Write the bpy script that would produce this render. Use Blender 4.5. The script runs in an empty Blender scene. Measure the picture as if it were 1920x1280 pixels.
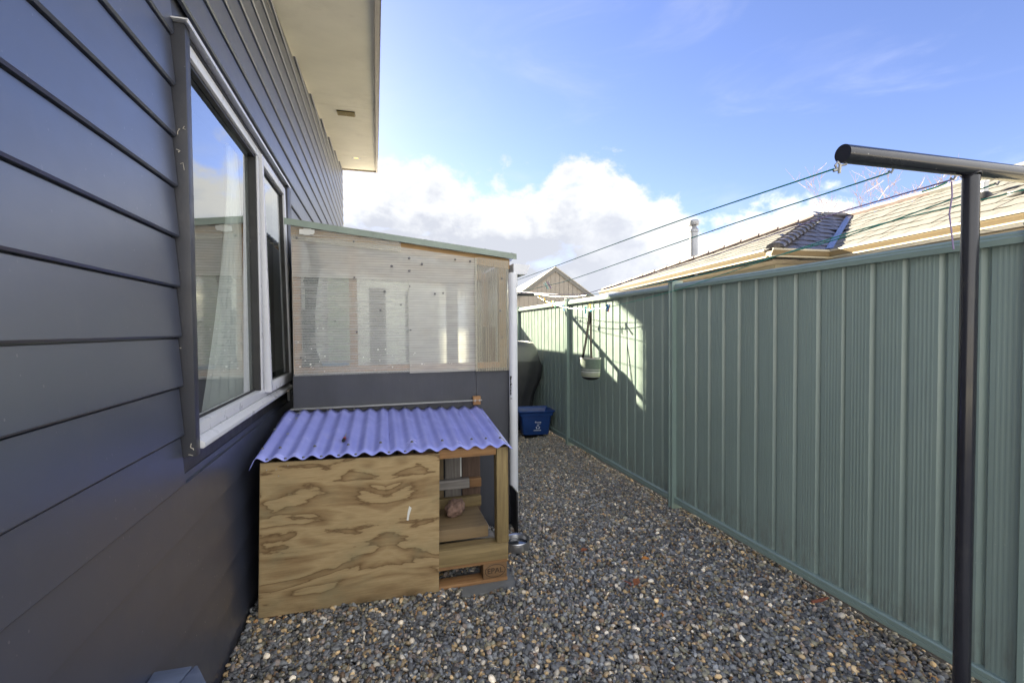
import bpy, bmesh, math, random
import numpy as np
from mathutils import Vector, Matrix, Euler

SC = bpy.context.scene
COL = SC.collection
rad = math.radians
random.seed(7)
RNG = np.random.default_rng(11)

# ---------------------------------------------------------------- camera
cam_d = bpy.data.cameras.new('camera')
cam = bpy.data.objects.new('camera', cam_d)
COL.objects.link(cam)
SC.camera = cam
cR = Vector((0.9616, -0.2743, -0.0082)).normalized()
cF = Vector((0.2740, 0.9614, -0.0260)).normalized()
cU = cR.cross(cF).normalized()
cR = cF.cross(cU).normalized()
cam.matrix_world = Matrix(((cR.x, cU.x, -cF.x, 0.0), (cR.y, cU.y, -cF.y, 0.0),
                           (cR.z, cU.z, -cF.z, 1.48), (0, 0, 0, 1)))
cam_d.sensor_width = 36.0
cam_d.lens = 881.64 / 1920 * 36
cam_d.clip_start = 0.05
cam_d.clip_end = 3000

# ---------------------------------------------------------------- light
SUN = Vector((-1.0, 2.3, 1.13)).normalized()
SUN_EL = math.asin(SUN.z)
sun_d = bpy.data.lights.new('sun', 'SUN')
sun_d.energy = 5.0
sun_d.angle = rad(0.5)
sun_d.color = (1.0, 0.89, 0.66)
sun = bpy.data.objects.new('sun', sun_d)
COL.objects.link(sun)
sun.rotation_euler = (-SUN).to_track_quat('-Z', 'Y').to_euler()

SC.view_settings.view_transform = 'Standard'
SC.view_settings.look = 'None'
SC.view_settings.exposure = 3.1
SC.view_settings.gamma = 1.0
SC.view_settings.use_curve_mapping = False
SC.cycles.max_bounces = 12
SC.cycles.diffuse_bounces = 5
SC.cycles.glossy_bounces = 5
SC.cycles.transmission_bounces = 8
SC.cycles.transparent_max_bounces = 16
SC.cycles.sample_clamp_indirect = 6.0
try:
    SC.cycles.use_denoising = True
    SC.cycles.denoiser = 'OPENIMAGEDENOISE'
except Exception:
    pass


class NT:
    """small node-tree helper"""
    def __init__(s, tree):
        s.t = tree
        s.n = tree.nodes
        s.l = tree.links

    def new(s, kind, **kw):
        nd = s.n.new(kind)
        for k, v in kw.items():
            setattr(nd, k, v)
        return nd

    def put(s, sock, v):
        if isinstance(v, bpy.types.NodeSocket):
            s.l.new(v, sock)
        elif v is not None:
            if isinstance(v, (tuple, list)) and len(v) == 3 and sock.type == 'RGBA':
                v = (*v, 1.0)
            sock.default_value = v

    def math(s, op, a, b=None, c=None, clamp=False):
        nd = s.new('ShaderNodeMath', operation=op)
        nd.use_clamp = clamp
        s.put(nd.inputs[0], a)
        if b is not None:
            s.put(nd.inputs[1], b)
        if c is not None:
            s.put(nd.inputs[2], c)
        return nd.outputs[0]

    def vmath(s, op, a, b=None):
        nd = s.new('ShaderNodeVectorMath', operation=op)
        s.put(nd.inputs[0], a)
        if b is not None:
            s.put(nd.inputs[1], b)
        return nd.outputs[0]

    def noise(s, vec, scale, detail=4.0, rough=0.55, dist=0.0):
        nd = s.new('ShaderNodeTexNoise')
        s.put(nd.inputs['Vector'], vec)
        s.put(nd.inputs['Scale'], scale)
        nd.inputs['Detail'].default_value = detail
        nd.inputs['Roughness'].default_value = rough
        nd.inputs['Distortion'].default_value = dist
        return nd.outputs['Fac']

    def maprange(s, v, a, b, c=0.0, d=1.0, smooth=True):
        nd = s.new('ShaderNodeMapRange')
        nd.interpolation_type = 'SMOOTHSTEP' if smooth else 'LINEAR'
        s.put(nd.inputs[0], v)
        for i, x in enumerate((a, b, c, d)):
            s.put(nd.inputs[i + 1], x)
        return nd.outputs[0]

    def mix(s, f, a, b, blend='MIX'):
        nd = s.new('ShaderNodeMix', data_type='RGBA', blend_type=blend)
        s.put(nd.inputs[0], f)
        s.put(nd.inputs[6], a)
        s.put(nd.inputs[7], b)
        return nd.outputs[2]

    def ramp(s, f, stops, interp='LINEAR'):
        nd = s.new('ShaderNodeValToRGB')
        cr = nd.color_ramp
        cr.interpolation = interp
        while len(cr.elements) < len(stops):
            cr.elements.new(0.5)
        for e, (p, c) in zip(cr.elements, stops):
            e.position = p
            e.color = (*c, 1.0)
        s.put(nd.inputs[0], f)
        return nd.outputs[0]

    def coord(s, which='Object'):
        return s.new('ShaderNodeTexCoord').outputs[which]

    def scaled(s, vec, sc, loc=(0, 0, 0), rot=(0, 0, 0)):
        nd = s.new('ShaderNodeMapping')
        s.put(nd.inputs[0], vec)
        nd.inputs['Location'].default_value = loc
        nd.inputs['Rotation'].default_value = rot
        nd.inputs['Scale'].default_value = sc
        return nd.outputs[0]

    def bump(s, h, strength=0.3, dist=0.01):
        nd = s.new('ShaderNodeBump')
        nd.inputs['Strength'].default_value = strength
        nd.inputs['Distance'].default_value = dist
        s.put(nd.inputs['Height'], h)
        return nd.outputs[0]

    def sep(s, vec):
        nd = s.new('ShaderNodeSeparateXYZ')
        s.put(nd.inputs[0], vec)
        return nd.outputs


# ---------------------------------------------------------------- sky
world = bpy.data.worlds.new('World')
SC.world = world
world.use_nodes = True
w = NT(world.node_tree)
w.n.clear()
wout = w.new('ShaderNodeOutputWorld')
sky = w.new('ShaderNodeTexSky', sky_type='NISHITA')
sky.sun_disc = False
sky.sun_elevation = SUN_EL
sky.sun_rotation = math.atan2(SUN.x, SUN.y)
sky.air_density = 1.0
sky.dust_density = 0.35
sky.ozone_density = 1.6
gen = w.coord('Generated')
sx, sy, sz = w.sep(gen)
az = w.math('DEGREES', w.math('ARCTAN2', sx, sy))
el = w.math('DEGREES', w.math('ARCSINE', sz))
# cloud bank top (degrees) by azimuth; raised out of view to fill the shade
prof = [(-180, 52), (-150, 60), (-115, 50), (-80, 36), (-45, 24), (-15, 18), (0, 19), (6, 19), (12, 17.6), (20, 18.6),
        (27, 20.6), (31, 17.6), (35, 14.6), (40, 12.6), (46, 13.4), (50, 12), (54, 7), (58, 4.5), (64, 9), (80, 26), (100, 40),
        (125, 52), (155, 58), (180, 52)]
cv = w.new('ShaderNodeFloatCurve')
cm = cv.mapping.curves[0]
while len(cm.points) < len(prof):
    cm.points.new(0.5, 0.5)
for p_, (a_, e_) in zip(cm.points, prof):
    p_.location = ((a_ + 180) / 360, e_ / 60)
    p_.handle_type = 'AUTO'
cv.mapping.update()
w.put(cv.inputs['Value'], w.math('DIVIDE', w.math('ADD', az, 180.0), 360.0))
top = w.math('MULTIPLY', cv.outputs[0], 60.0)
n_big = w.noise(w.scaled(gen, (1, 1, 1.5)), 9.0, 9.0, 0.60, 0.25)
n_mid = w.noise(w.scaled(gen, (1, 1, 1.3), loc=(3.1, 1.7, 0.4)), 22.0, 8.0, 0.62, 0.3)
edge = w.math('ADD', w.math('MULTIPLY', w.math('SUBTRACT', n_big, 0.5), 13.0),
              w.math('MULTIPLY', w.math('SUBTRACT', n_mid, 0.5), 5.0))
depth = w.math('ADD', w.math('SUBTRACT', top, el), edge)
mask = w.maprange(depth, -0.6, 2.4)
# holes where the blue shows through inside the bank
hole = w.noise(w.scaled(gen, (1, 1, 2.2), loc=(0.7, 4.2, 1.9)), 7.0, 7.0, 0.58, 0.4)
mask = w.math('MULTIPLY', mask, w.math('SUBTRACT', 1.0, w.math('MULTIPLY', w.maprange(hole, 0.60, 0.74), 0.55)))
# thin veil up high
veil = w.noise(w.scaled(gen, (1, 1, 3.0), loc=(5.0, 2.0, 0.0)), 3.0, 8.0, 0.6, 0.8)
veil = w.math('MULTIPLY', w.maprange(veil, 0.52, 0.85), 0.16)
thick = w.math('ADD', w.maprange(depth, 1.0, 9.0), w.math('MULTIPLY', w.math('SUBTRACT', n_big, 0.5), 1.5))
n_sh = w.noise(w.scaled(gen, (1, 1, 1.6), loc=(1.2, 0.3, 2.0)), 6.5, 9.0, 0.58, 0.5)
shade = w.math('ADD', thick, w.math('MULTIPLY', w.math('SUBTRACT', n_sh, 0.5), 1.9), clamp=True)
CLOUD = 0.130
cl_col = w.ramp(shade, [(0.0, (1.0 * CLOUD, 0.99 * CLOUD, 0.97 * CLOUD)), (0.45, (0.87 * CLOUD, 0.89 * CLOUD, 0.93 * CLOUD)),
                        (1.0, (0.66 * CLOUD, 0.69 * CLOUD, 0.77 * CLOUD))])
bg1 = w.new('ShaderNodeBackground')
hs = w.new('ShaderNodeHueSaturation')
hs.inputs['Saturation'].default_value = 1.0
w.put(hs.inputs['Color'], sky.outputs[0])
w.put(bg1.inputs[0], w.mix(1.0, hs.outputs[0], (0.50, 0.475, 0.635), 'MULTIPLY'))
bg1.inputs[1].default_value = 0.05
bg2 = w.new('ShaderNodeBackground')
front = w.new('ShaderNodeVectorMath', operation='DOT_PRODUCT')
w.put(front.inputs[0], gen)
front.inputs[1].default_value = tuple(SUN)
w.put(bg2.inputs[0], w.mix(w.maprange(front.outputs['Value'], 0.6, -0.4), cl_col, w.mix(1.0, cl_col, (1.0, 0.955, 0.87), 'MULTIPLY')))  # warm tint on unseen clouds, takes the blue out of the shade
# unseen clouds opposite the sun are brightened to lift the shade
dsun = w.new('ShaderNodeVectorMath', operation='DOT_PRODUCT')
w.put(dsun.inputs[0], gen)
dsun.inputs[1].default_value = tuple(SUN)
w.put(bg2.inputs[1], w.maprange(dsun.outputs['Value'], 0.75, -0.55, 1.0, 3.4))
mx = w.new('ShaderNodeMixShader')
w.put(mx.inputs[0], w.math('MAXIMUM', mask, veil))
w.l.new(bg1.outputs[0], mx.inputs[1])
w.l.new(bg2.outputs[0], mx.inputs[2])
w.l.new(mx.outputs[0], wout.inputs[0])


# ---------------------------------------------------------------- materials
def mat(name, col, rough=0.6, metal=0.0, var=0.12, vscale=6.0, bump=0.0, bscale=60.0, spec=0.5, ior=1.5, stretch=(1, 1, 1),
        dirt=0.0, dcol=(0.2, 0.18, 0.15), dscale=9.0, specks=0.0, coat=0.0, lowdirt=0.0):
    m = bpy.data.materials.new(name)
    m.use_nodes = True
    t = NT(m.node_tree)
    b = t.n['Principled BSDF']
    co = t.scaled(t.coord('Object'), stretch)
    n = t.noise(co, vscale, 6.0, 0.6)
    lo = tuple(c * (1 - var) for c in col)
    hi = tuple(min(1, c * (1 + var)) for c in col)
    c = t.ramp(n, [(0.3, lo), (0.7, hi)])
    if dirt:
        d = t.noise(t.scaled(t.coord('Object'), (1, 1, 0.5), loc=(2, 5, 1)), dscale, 8.0, 0.68)
        c = t.mix(t.math('MULTIPLY', t.maprange(d, 0.52, 0.72), dirt), c, dcol)
    if specks:
        v = t.new('ShaderNodeTexVoronoi')
        t.put(v.inputs['Vector'], t.coord('Object'))
        v.inputs['Scale'].default_value = 26.0
        g = t.noise(t.coord('Object'), 3.0, 3.0)
        sp = t.math('MULTIPLY', t.math('LESS_THAN', v.outputs['Distance'], 0.055), t.maprange(g, 0.5, 0.68))
        c = t.mix(t.math('MULTIPLY', sp, specks), c, (0.55, 0.53, 0.5))
    if lowdirt:
        zz = t.sep(t.coord('Object'))[2]
        q = t.noise(t.scaled(t.coord('Object'), (6, 6, 2.0), loc=(1, 7, 3)), 4.0, 8.0, 0.7)
        c = t.mix(t.math('MULTIPLY', t.maprange(zz, 0.42, 0.03, 0.0, lowdirt), t.maprange(q, 0.40, 0.66)), c, (0.13, 0.12, 0.10))
        sr = t.noise(t.scaled(t.coord('Object'), (60, 60, 4.0), rot=(0.35, 0, 0)), 1.5, 5.0, 0.6, 1.2)
        c = t.mix(t.math('MULTIPLY', t.maprange(sr, 0.68, 0.75), 0.35), c, (0.42, 0.47, 0.44))
    t.put(b.inputs['Base Color'], c)
    b.inputs['Metallic'].default_value = metal
    rn = t.noise(t.coord('Object'), vscale * 2.3, 4.0)
    t.put(b.inputs['Roughness'], t.maprange(rn, 0.25, 0.75, max(0.02, rough - 0.07), min(1, rough + 0.07)))
    b.inputs['Specular IOR Level'].default_value = spec
    b.inputs['IOR'].default_value = ior
    b.inputs['Coat Weight'].default_value = coat
    if bump:
        bn = t.noise(co, bscale, 5.0, 0.6)
        t.put(b.inputs['Normal'], t.bump(bn, bump, 0.004))
    return m


def wood(name, c1, c2, axis='X', scale=1.0, rough=0.7, dirt=0.25, dcol=(0.06, 0.05, 0.04)):
    """sawn timber: grain running along one axis"""
    m = bpy.data.materials.new(name)
    m.use_nodes = True
    t = NT(m.node_tree)
    b = t.n['Principled BSDF']
    st = {'X': (1.2, 22, 22), 'Y': (22, 1.2, 22), 'Z': (22, 22, 1.2)}[axis]
    info = t.new('ShaderNodeObjectInfo')
    off = t.math('MULTIPLY', info.outputs['Random'], 37.0)
    co = t.vmath('ADD', t.coord('Object'), off)
    co = t.scaled(co, tuple(s * scale for s in st))
    g = t.noise(co, 2.2, 7.0, 0.62, 0.6)
    c = t.ramp(g, [(0.28, c2), (0.5, tuple((a + d) / 2 for a, d in zip(c1, c2))), (0.72, c1)])
    big = t.noise(t.vmath('ADD', t.coord('Object'), off), 7.0, 6.0, 0.65)
    c = t.mix(t.math('MULTIPLY', t.maprange(big, 0.5, 0.74), dirt), c, dcol)
    hsv = t.new('ShaderNodeHueSaturation')
    t.put(hsv.inputs['Color'], c)
    t.put(hsv.inputs['Value'], t.math('ADD', 0.82, t.math('MULTIPLY', info.outputs['Random'], 0.36)))
    t.put(b.inputs['Base Color'], hsv.outputs[0])
    b.inputs['Roughness'].default_value = rough
    t.put(b.inputs['Normal'], t.bump(g, 0.35, 0.003))
    return m


def plywood_mat():
    """rotary-cut radiata pine: big contour figures mirrored about a centre line"""
    m = bpy.data.materials.new('pine_plywood')
    m.use_nodes = True
    t = NT(m.node_tree)
    b = t.n['Principled BSDF']
    x, y, z = t.sep(t.coord('Object'))
    xm = t.math('ABSOLUTE', t.math('SUBTRACT', x, 0.03))
    xm = t.math('ADD', xm, t.math('MULTIPLY', t.noise(t.coord('Object'), 9.0, 3.0), 0.035))
    cmb = t.new('ShaderNodeCombineXYZ')
    t.put(cmb.inputs[0], t.math('MULTIPLY', xm, 0.95))
    t.put(cmb.inputs[1], 0.37)
    t.put(cmb.inputs[2], t.math('MULTIPLY', z, 4.0))
    n = t.noise(cmb.outputs[0], 1.5, 3.4, 0.52, 0.4)
    jag = t.noise(t.scaled(t.coord('Object'), (9, 9, 34)), 3.0, 5.0, 0.65)
    v = t.math('ADD', t.math('MULTIPLY', n, 6.8), t.math('MULTIPLY', jag, 0.30))
    fr = t.math('FRACT', v)
    base = t.ramp(fr, [(0.0, (0.165, 0.098, 0.042)), (0.07, (0.375, 0.268, 0.135)), (0.36, (0.425, 0.312, 0.162)),
                       (0.62, (0.345, 0.244, 0.122)), (0.90, (0.245, 0.158, 0.074)), (1.0, (0.135, 0.08, 0.035))])
    fine = t.noise(t.scaled(t.coord('Object'), (6, 6, 150)), 2.0, 5.0, 0.6)
    c = t.mix(t.maprange(fine, 0.35, 0.7, 0.0, 0.28), base, (0.15, 0.105, 0.05))
    grn = t.noise(t.scaled(t.coord('Object'), (1, 1, 1.3), loc=(3, 0, 8)), 3.4, 5.0, 0.6)
    c = t.mix(t.maprange(grn, 0.48, 0.75, 0.0, 0.55), c, (0.21, 0.20, 0.115))
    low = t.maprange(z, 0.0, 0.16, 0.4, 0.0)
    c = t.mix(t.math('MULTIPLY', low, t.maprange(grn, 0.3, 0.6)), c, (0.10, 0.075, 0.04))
    t.put(b.inputs['Base Color'], c)
    b.inputs['Roughness'].default_value = 0.62
    b.inputs['Specular IOR Level'].default_value = 0.3
    t.put(b.inputs['Normal'], t.bump(fine, 0.25, 0.002))
    return m


def board_mat():
    """dark slate acrylic paint, satin, with dust and splash specks low down"""
    m = bpy.data.materials.new('slate_weatherboard_paint')
    m.use_nodes = True
    t = NT(m.node_tree)
    b = t.n['Principled BSDF']
    co = t.coord('Object')
    n = t.noise(co, 2.2, 6.0, 0.6)
    info = t.new('ShaderNodeObjectInfo')
    c = t.ramp(n, [(0.3, (0.038, 0.046, 0.074)), (0.7, (0.045, 0.054, 0.086))])
    d = t.noise(t.scaled(co, (1, 1, 0.6), loc=(1, 2, 3)), 5.0, 9.0, 0.7)
    c = t.mix(t.maprange(d, 0.55, 0.8, 0.0, 0.28), c, (0.13, 0.125, 0.125))
    v = t.new('ShaderNodeTexVoronoi')
    t.put(v.inputs['Vector'], t.scaled(co, (1, 1, 0.7)))
    v.inputs['Scale'].default_value = 34.0
    v.inputs['Randomness'].default_value = 1.0
    g = t.noise(co, 2.6, 4.0, 0.6)
    x, y, z = t.sep(co)
    lowz = t.maprange(z, 0.9, 0.0, 0.35, 1.0)
    hit = t.math('MULTIPLY', t.math('LESS_THAN', v.outputs['Distance'], 0.085), t.maprange(g, 0.42, 0.6))
    c = t.mix(t.math('MULTIPLY', t.math('MULTIPLY', hit, lowz), 0.75), c, (0.42, 0.40, 0.37))
    spl = t.noise(t.scaled(co, (1, 1, .8), loc=(9, 1, 4)), 11.0, 9.0, 0.72)
    c = t.mix(t.math('MULTIPLY', t.maprange(z, 0.45, -0.02, 0.0, 0.35), t.maprange(spl, 0.42, 0.66)), c, (0.15, 0.135, 0.115))
    scr = t.noise(t.scaled(co, (30, 30, 3.0), rot=(0.5, 0, 0)), 1.6, 5.0, 0.6, 1.0)
    c = t.mix(t.math('MULTIPLY', t.maprange(scr, 0.70, 0.78), 0.25), c, (0.35, 0.34, 0.33))
    t.put(b.inputs['Base Color'], c)
    rn = t.noise(t.scaled(co, (1, 1, 1.5)), 9.0, 5.0, 0.6)
    t.put(b.inputs['Roughness'], t.maprange(rn, 0.3, 0.7, 0.32, 0.36))
    b.inputs['IOR'].default_value = 2.4
    fine = t.noise(t.scaled(co, (40, 40, 110)), 1.0, 5.0, 0.62)
    wob = t.noise(co, 3.0, 2.0, 0.5)
    hgt = t.math('ADD', t.math('MULTIPLY', fine, 0.25), t.math('MULTIPLY', wob, 1.2))
    t.put(b.inputs['Normal'], t.bump(hgt, 0.14, 0.004))
    return m


def poly_mat(name, tint, haze, axis='z', vein=0.5):
    """clear twin-wall polycarbonate: fine ribs, dirty, partly see-through"""
    m = bpy.data.materials.new(name)
    m.use_nodes = True
    t = NT(m.node_tree)
    t.n.clear()
    out = t.new('ShaderNodeOutputMaterial')
    co = t.coord('Object')
    x, y, z = t.sep(co)
    a = z if axis == 'z' else x
    rib = t.math('ABSOLUTE', t.math('SUBTRACT', t.math('FRACT', t.math('MULTIPLY', a, 58.0)), 0.5))
    ribm = t.maprange(rib, 0.34, 0.48)
    streak_sc = (3, 3, 26) if axis == 'z' else (26, 3, 3)
    st = t.noise(t.scaled(co, streak_sc), 2.0, 6.0, 0.6, 0.3)
    grime = t.noise(t.scaled(co, (1, 1, 1), loc=(4, 1, 2)), 4.2, 8.0, 0.66)
    f = t.math('ADD', haze, t.math('MULTIPLY', ribm, 0.16))
    f = t.math('ADD', f, t.math('MULTIPLY', t.math('SUBTRACT', st, 0.5), vein))
    f = t.math('ADD', f, t.maprange(grime, 0.5, 0.78, 0.0, 0.22), clamp=True)
    tr = t.new('ShaderNodeBsdfTransparent')
    tr.inputs[0].default_value = (0.97, 0.98, 0.96, 1)
    rf = t.new('ShaderNodeBsdfRefraction')
    rf.inputs['IOR'].default_value = 1.12
    rf.inputs['Roughness'].default_value = 0.24
    rf.inputs[0].default_value = (0.96, 0.97, 0.95, 1)
    tl = t.new('ShaderNodeBsdfTranslucent')
    df = t.new('ShaderNodeBsdfDiffuse')
    dc = t.mix(t.maprange(grime, 0.5, 0.8, 0.0, 0.5), tint, (0.46, 0.42, 0.33))
    t.put(tl.inputs[0], dc)
    t.put(df.inputs[0], dc)
    m1 = t.new('ShaderNodeMixShader')
    m1.inputs[0].default_value = 0.72
    t.l.new(tr.outputs[0], m1.inputs[1])
    t.l.new(rf.outputs[0], m1.inputs[2])
    m2 = t.new('ShaderNodeMixShader')
    m2.inputs[0].default_value = 0.55
    t.l.new(tl.outputs[0], m2.inputs[1])
    t.l.new(df.outputs[0], m2.inputs[2])
    m3 = t.new('ShaderNodeMixShader')
    t.put(m3.inputs[0], f)
    t.l.new(m1.outputs[0], m3.inputs[1])
    t.l.new(m2.outputs[0], m3.inputs[2])
    gl = t.new('ShaderNodeBsdfGlossy')
    gl.inputs['Roughness'].default_value = 0.14
    t.put(gl.inputs['Normal'], t.bump(t.math('ADD', rib, t.math('MULTIPLY', grime, 0.6)), 0.4, 0.004))
    fr = t.new('ShaderNodeFresnel')
    fr.inputs[0].default_value = 1.45
    m4 = t.new('ShaderNodeMixShader')
    t.put(m4.inputs[0], t.math('MULTIPLY', fr.outputs[0], 0.9))
    t.l.new(m3.outputs[0], m4.inputs[1])
    t.l.new(gl.outputs[0], m4.inputs[2])
    t.l.new(m4.outputs[0], out.inputs[0])
    return m


def glass_mat():
    m = bpy.data.materials.new('window_glass')
    m.use_nodes = True
    t = NT(m.node_tree)
    t.n.clear()
    out = t.new('ShaderNodeOutputMaterial')
    tr = t.new('ShaderNodeBsdfTransparent')
    tr.inputs[0].default_value = (0.92, 0.94, 0.92, 1)
    gl = t.new('ShaderNodeBsdfGlossy')
    gl.inputs['Roughness'].default_value = 0.0
    gl.inputs[0].default_value = (0.97, 0.99, 0.97, 1)
    fr = t.new('ShaderNodeFresnel')
    fr.inputs[0].default_value = 3.4
    wob = t.noise(t.coord('Object'), 1.6, 2.0, 0.5)
    nrm = t.bump(wob, 0.04, 0.02)
    t.put(gl.inputs['Normal'], nrm)
    mxs = t.new('ShaderNodeMixShader')
    geo = t.new('ShaderNodeNewGeometry')
    refl = t.math('MINIMUM', t.math('ADD', t.math('MULTIPLY', fr.outputs[0], 1.35), 0.06), 0.95)
    t.put(mxs.inputs[0], t.math('MULTIPLY', refl, t.math('SUBTRACT', 1.0, geo.outputs['Backfacing'])))
    t.l.new(tr.outputs[0], mxs.inputs[1])
    t.l.new(gl.outputs[0], mxs.inputs[2])
    t.l.new(mxs.outputs[0], out.inputs[0])
    return m


def sheet_plastic():
    """violet-blue tinted corrugated PVC sheet"""
    m = bpy.data.materials.new('violet_corrugated_pvc')
    m.use_nodes = True
    t = NT(m.node_tree)
    b = t.n['Principled BSDF']
    co = t.coord('Object')
    n = t.noise(co, 5.0, 7.0, 0.62)
    c = t.ramp(n, [(0.25, (0.26, 0.29, 0.72)), (0.55, (0.31, 0.345, 0.78)), (0.8, (0.40, 0.43, 0.84))])
    d = t.noise(t.scaled(co, (1, 0.5, 1), loc=(7, 3, 0)), 8.0, 8.0, 0.7)
    c = t.mix(t.maprange(d, 0.58, 0.78, 0.0, 0.45), c, (0.42, 0.42, 0.66))
    t.put(b.inputs['Base Color'], c)
    t.put(b.inputs['Roughness'], t.maprange(n, 0.3, 0.7, 0.14, 0.28))
    b.inputs['Transmission Weight'].default_value = 0.0
    b.inputs['Subsurface Weight'].default_value = 0.0
    b.inputs['IOR'].default_value = 1.55
    dent = t.noise(co, 6.0, 2.0, 0.5)
    t.put(b.inputs['Normal'], t.bump(dent, 0.10, 0.01))
    return m


M = {}
M['board'] = board_mat()
M['slate'] = mat('slate_trim_paint', (0.040, 0.042, 0.052), 0.42, var=0.15, bump=0.15, specks=0.5, dirt=0.15, dcol=(0.15, 0.14, 0.13))
M['clad'] = mat('slate_ply_cladding', (0.046, 0.050, 0.064), 0.5, var=0.12, bump=0.2, stretch=(1, 1, 0.2), specks=0.25)
M['soffit'] = mat('cream_soffit_paint', (0.80, 0.76, 0.66), 0.65, var=0.06, vscale=2.0, bump=0.05, bscale=8, dirt=0.18, dcol=(0.42, 0.38, 0.31), dscale=2.5)
M['barge'] = mat('taupe_barge_paint', (0.42, 0.38, 0.34), 0.5, var=0.06, dirt=0.3, dcol=(0.22, 0.2, 0.18), dscale=5)
M['roofdark'] = mat('dark_roof_metal', (0.05, 0.05, 0.055), 0.45)
M['alu'] = mat('white_window_joinery', (0.60, 0.61, 0.64), 0.32, var=0.03, dirt=0.15, dcol=(0.4, 0.38, 0.35))
M['seal'] = mat('black_rubber_seal', (0.015, 0.015, 0.016), 0.5)
M['glass'] = glass_mat()
M['room'] = mat('dim_room_paint', (0.22, 0.21, 0.19), 0.8, var=0.05)
M['curtain'] = mat('sheer_white_curtain', (0.85, 0.88, 0.86), 0.9, var=0.04, stretch=(1, 8, 0.3))
M['vent'] = mat('brass_vent_grille', (0.34, 0.27, 0.11), 0.4, metal=0.3)
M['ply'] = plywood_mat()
M['plyedge'] = wood('plywood_edge', (0.23, 0.16, 0.08), (0.11, 0.07, 0.035), 'Z', 1.0)
M['pine'] = wood('treated_pine', (0.27, 0.20, 0.09), (0.15, 0.105, 0.045), 'X')
M['pinez'] = wood('treated_pine_upright', (0.26, 0.195, 0.085), (0.15, 0.105, 0.045), 'Z')
M['orange'] = wood('fresh_sawn_timber', (0.36, 0.20, 0.085), (0.20, 0.10, 0.04), 'X')
M['greywood'] = wood('weathered_grey_timber', (0.30, 0.28, 0.26), (0.15, 0.135, 0.12), 'X', dirt=0.15)
M['slat1'] = wood('weathered_grey_slat', (0.22, 0.20, 0.18), (0.10, 0.09, 0.08), 'Z')
M['slat2'] = wood('brown_slat', (0.145, 0.09, 0.06), (0.07, 0.042, 0.03), 'Z')
M['slat3'] = wood('tan_slat', (0.24, 0.175, 0.09), (0.13, 0.09, 0.045), 'Z')
M['floorply'] = wood('worn_floor_ply', (0.255, 0.18, 0.095), (0.16, 0.11, 0.055), 'X', 0.5)
M['palletblk'] = wood('pallet_chipboard_block', (0.22, 0.125, 0.055), (0.125, 0.07, 0.03), 'X', 1.6)
M['burn'] = mat('burnt_stamp', (0.035, 0.022, 0.013), 0.8)
M['pvc'] = sheet_plastic()
M['screw'] = mat('grey_roof_screw', (0.12, 0.12, 0.13), 0.4, metal=0.6)
M['galv'] = mat('galvanised_steel', (0.42, 0.43, 0.43), 0.42, metal=0.7, var=0.15, vscale=12)
M['sage'] = mat('sage_roof_flashing', (0.24, 0.30, 0.255), 0.4, var=0.1, dirt=0.3, dcol=(0.15, 0.16, 0.13))
M['rafter'] = wood('shed_rafter', (0.42, 0.27, 0.12), (0.27, 0.16, 0.065), 'X')
M['stud'] = wood('shed_stud', (0.46, 0.27, 0.15), (0.30, 0.16, 0.085), 'Z')
M['poly'] = poly_mat('clear_twinwall_sheet', (0.96, 0.97, 0.94), 0.24, vein=0.3)
M['polyupper'] = poly_mat('hazy_twinwall_sheet', (0.97, 0.96, 0.92), 0.34, vein=0.3)
M['polyside'] = poly_mat('stained_twinwall_sheet', (0.80, 0.74, 0.60), 0.20, axis='x', vein=0.35)
M['polytop'] = poly_mat('scuffed_clear_strip', (0.93, 0.92, 0.87), 0.20, vein=0.6)
M['polyroof'] = poly_mat('clear_roof_sheet', (0.85, 0.86, 0.84), 0.02)
M['white'] = mat('white_pvc', (0.68, 0.70, 0.74), 0.35, var=0.04, dirt=0.12, dcol=(0.4, 0.4, 0.38))
M['black'] = mat('black_plastic', (0.012, 0.012, 0.013), 0.45)
M['print'] = mat('white_print', (0.62, 0.66, 0.72), 0.6)
M['fence'] = mat('sage_green_steel', (0.225, 0.295, 0.268), 0.36, var=0.06, vscale=3, ior=1.6, stretch=(1, 1, 0.35), dirt=0.10,
                 dcol=(0.30, 0.36, 0.32), dscale=4, specks=0.45, bump=0.06, bscale=4, lowdirt=0.55)
M['fencerail'] = mat('sage_green_rail', (0.225, 0.305, 0.275), 0.36, var=0.05, ior=1.6, dirt=0.12, dcol=(0.33, 0.38, 0.34), dscale=6)
M['tee'] = mat('black_gloss_powdercoat', (0.018, 0.019, 0.026), 0.20, var=0.1, ior=1.5, specks=0.5, dirt=0.2, dcol=(0.06, 0.058, 0.055), dscale=14)
M['wire'] = mat('green_coated_wire', (0.02, 0.26, 0.17), 0.35)
M['purple'] = mat('mauve_cord', (0.26, 0.20, 0.36), 0.6)
M['brown'] = mat('dark_line_cord', (0.05, 0.055, 0.055), 0.5)
M['bin'] = mat('blue_recycling_plastic', (0.012, 0.05, 0.20), 0.38, var=0.1, dirt=0.1, dcol=(0.08, 0.1, 0.16))
M['cover'] = mat('charcoal_barbecue_cover', (0.032, 0.033, 0.036), 0.38, var=0.25, vscale=5, bump=0.35, bscale=7, ior=1.6)
M['covergrey'] = mat('grey_cover_top', (0.055, 0.058, 0.062), 0.42, var=0.2, vscale=5, bump=0.3, bscale=8, ior=1.6)  # cover top in a paler grey than the skirt
M['bagcloth'] = mat('sage_canvas', (0.125, 0.165, 0.135), 0.9, var=0.12, vscale=30, bump=0.3, bscale=240)
M['bagwhite'] = mat('white_stripe_canvas', (0.42, 0.43, 0.40), 0.9, var=0.08, vscale=30)
M['bagolive'] = mat('olive_stripe_canvas', (0.24, 0.27, 0.16), 0.9, var=0.12, vscale=30)
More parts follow.
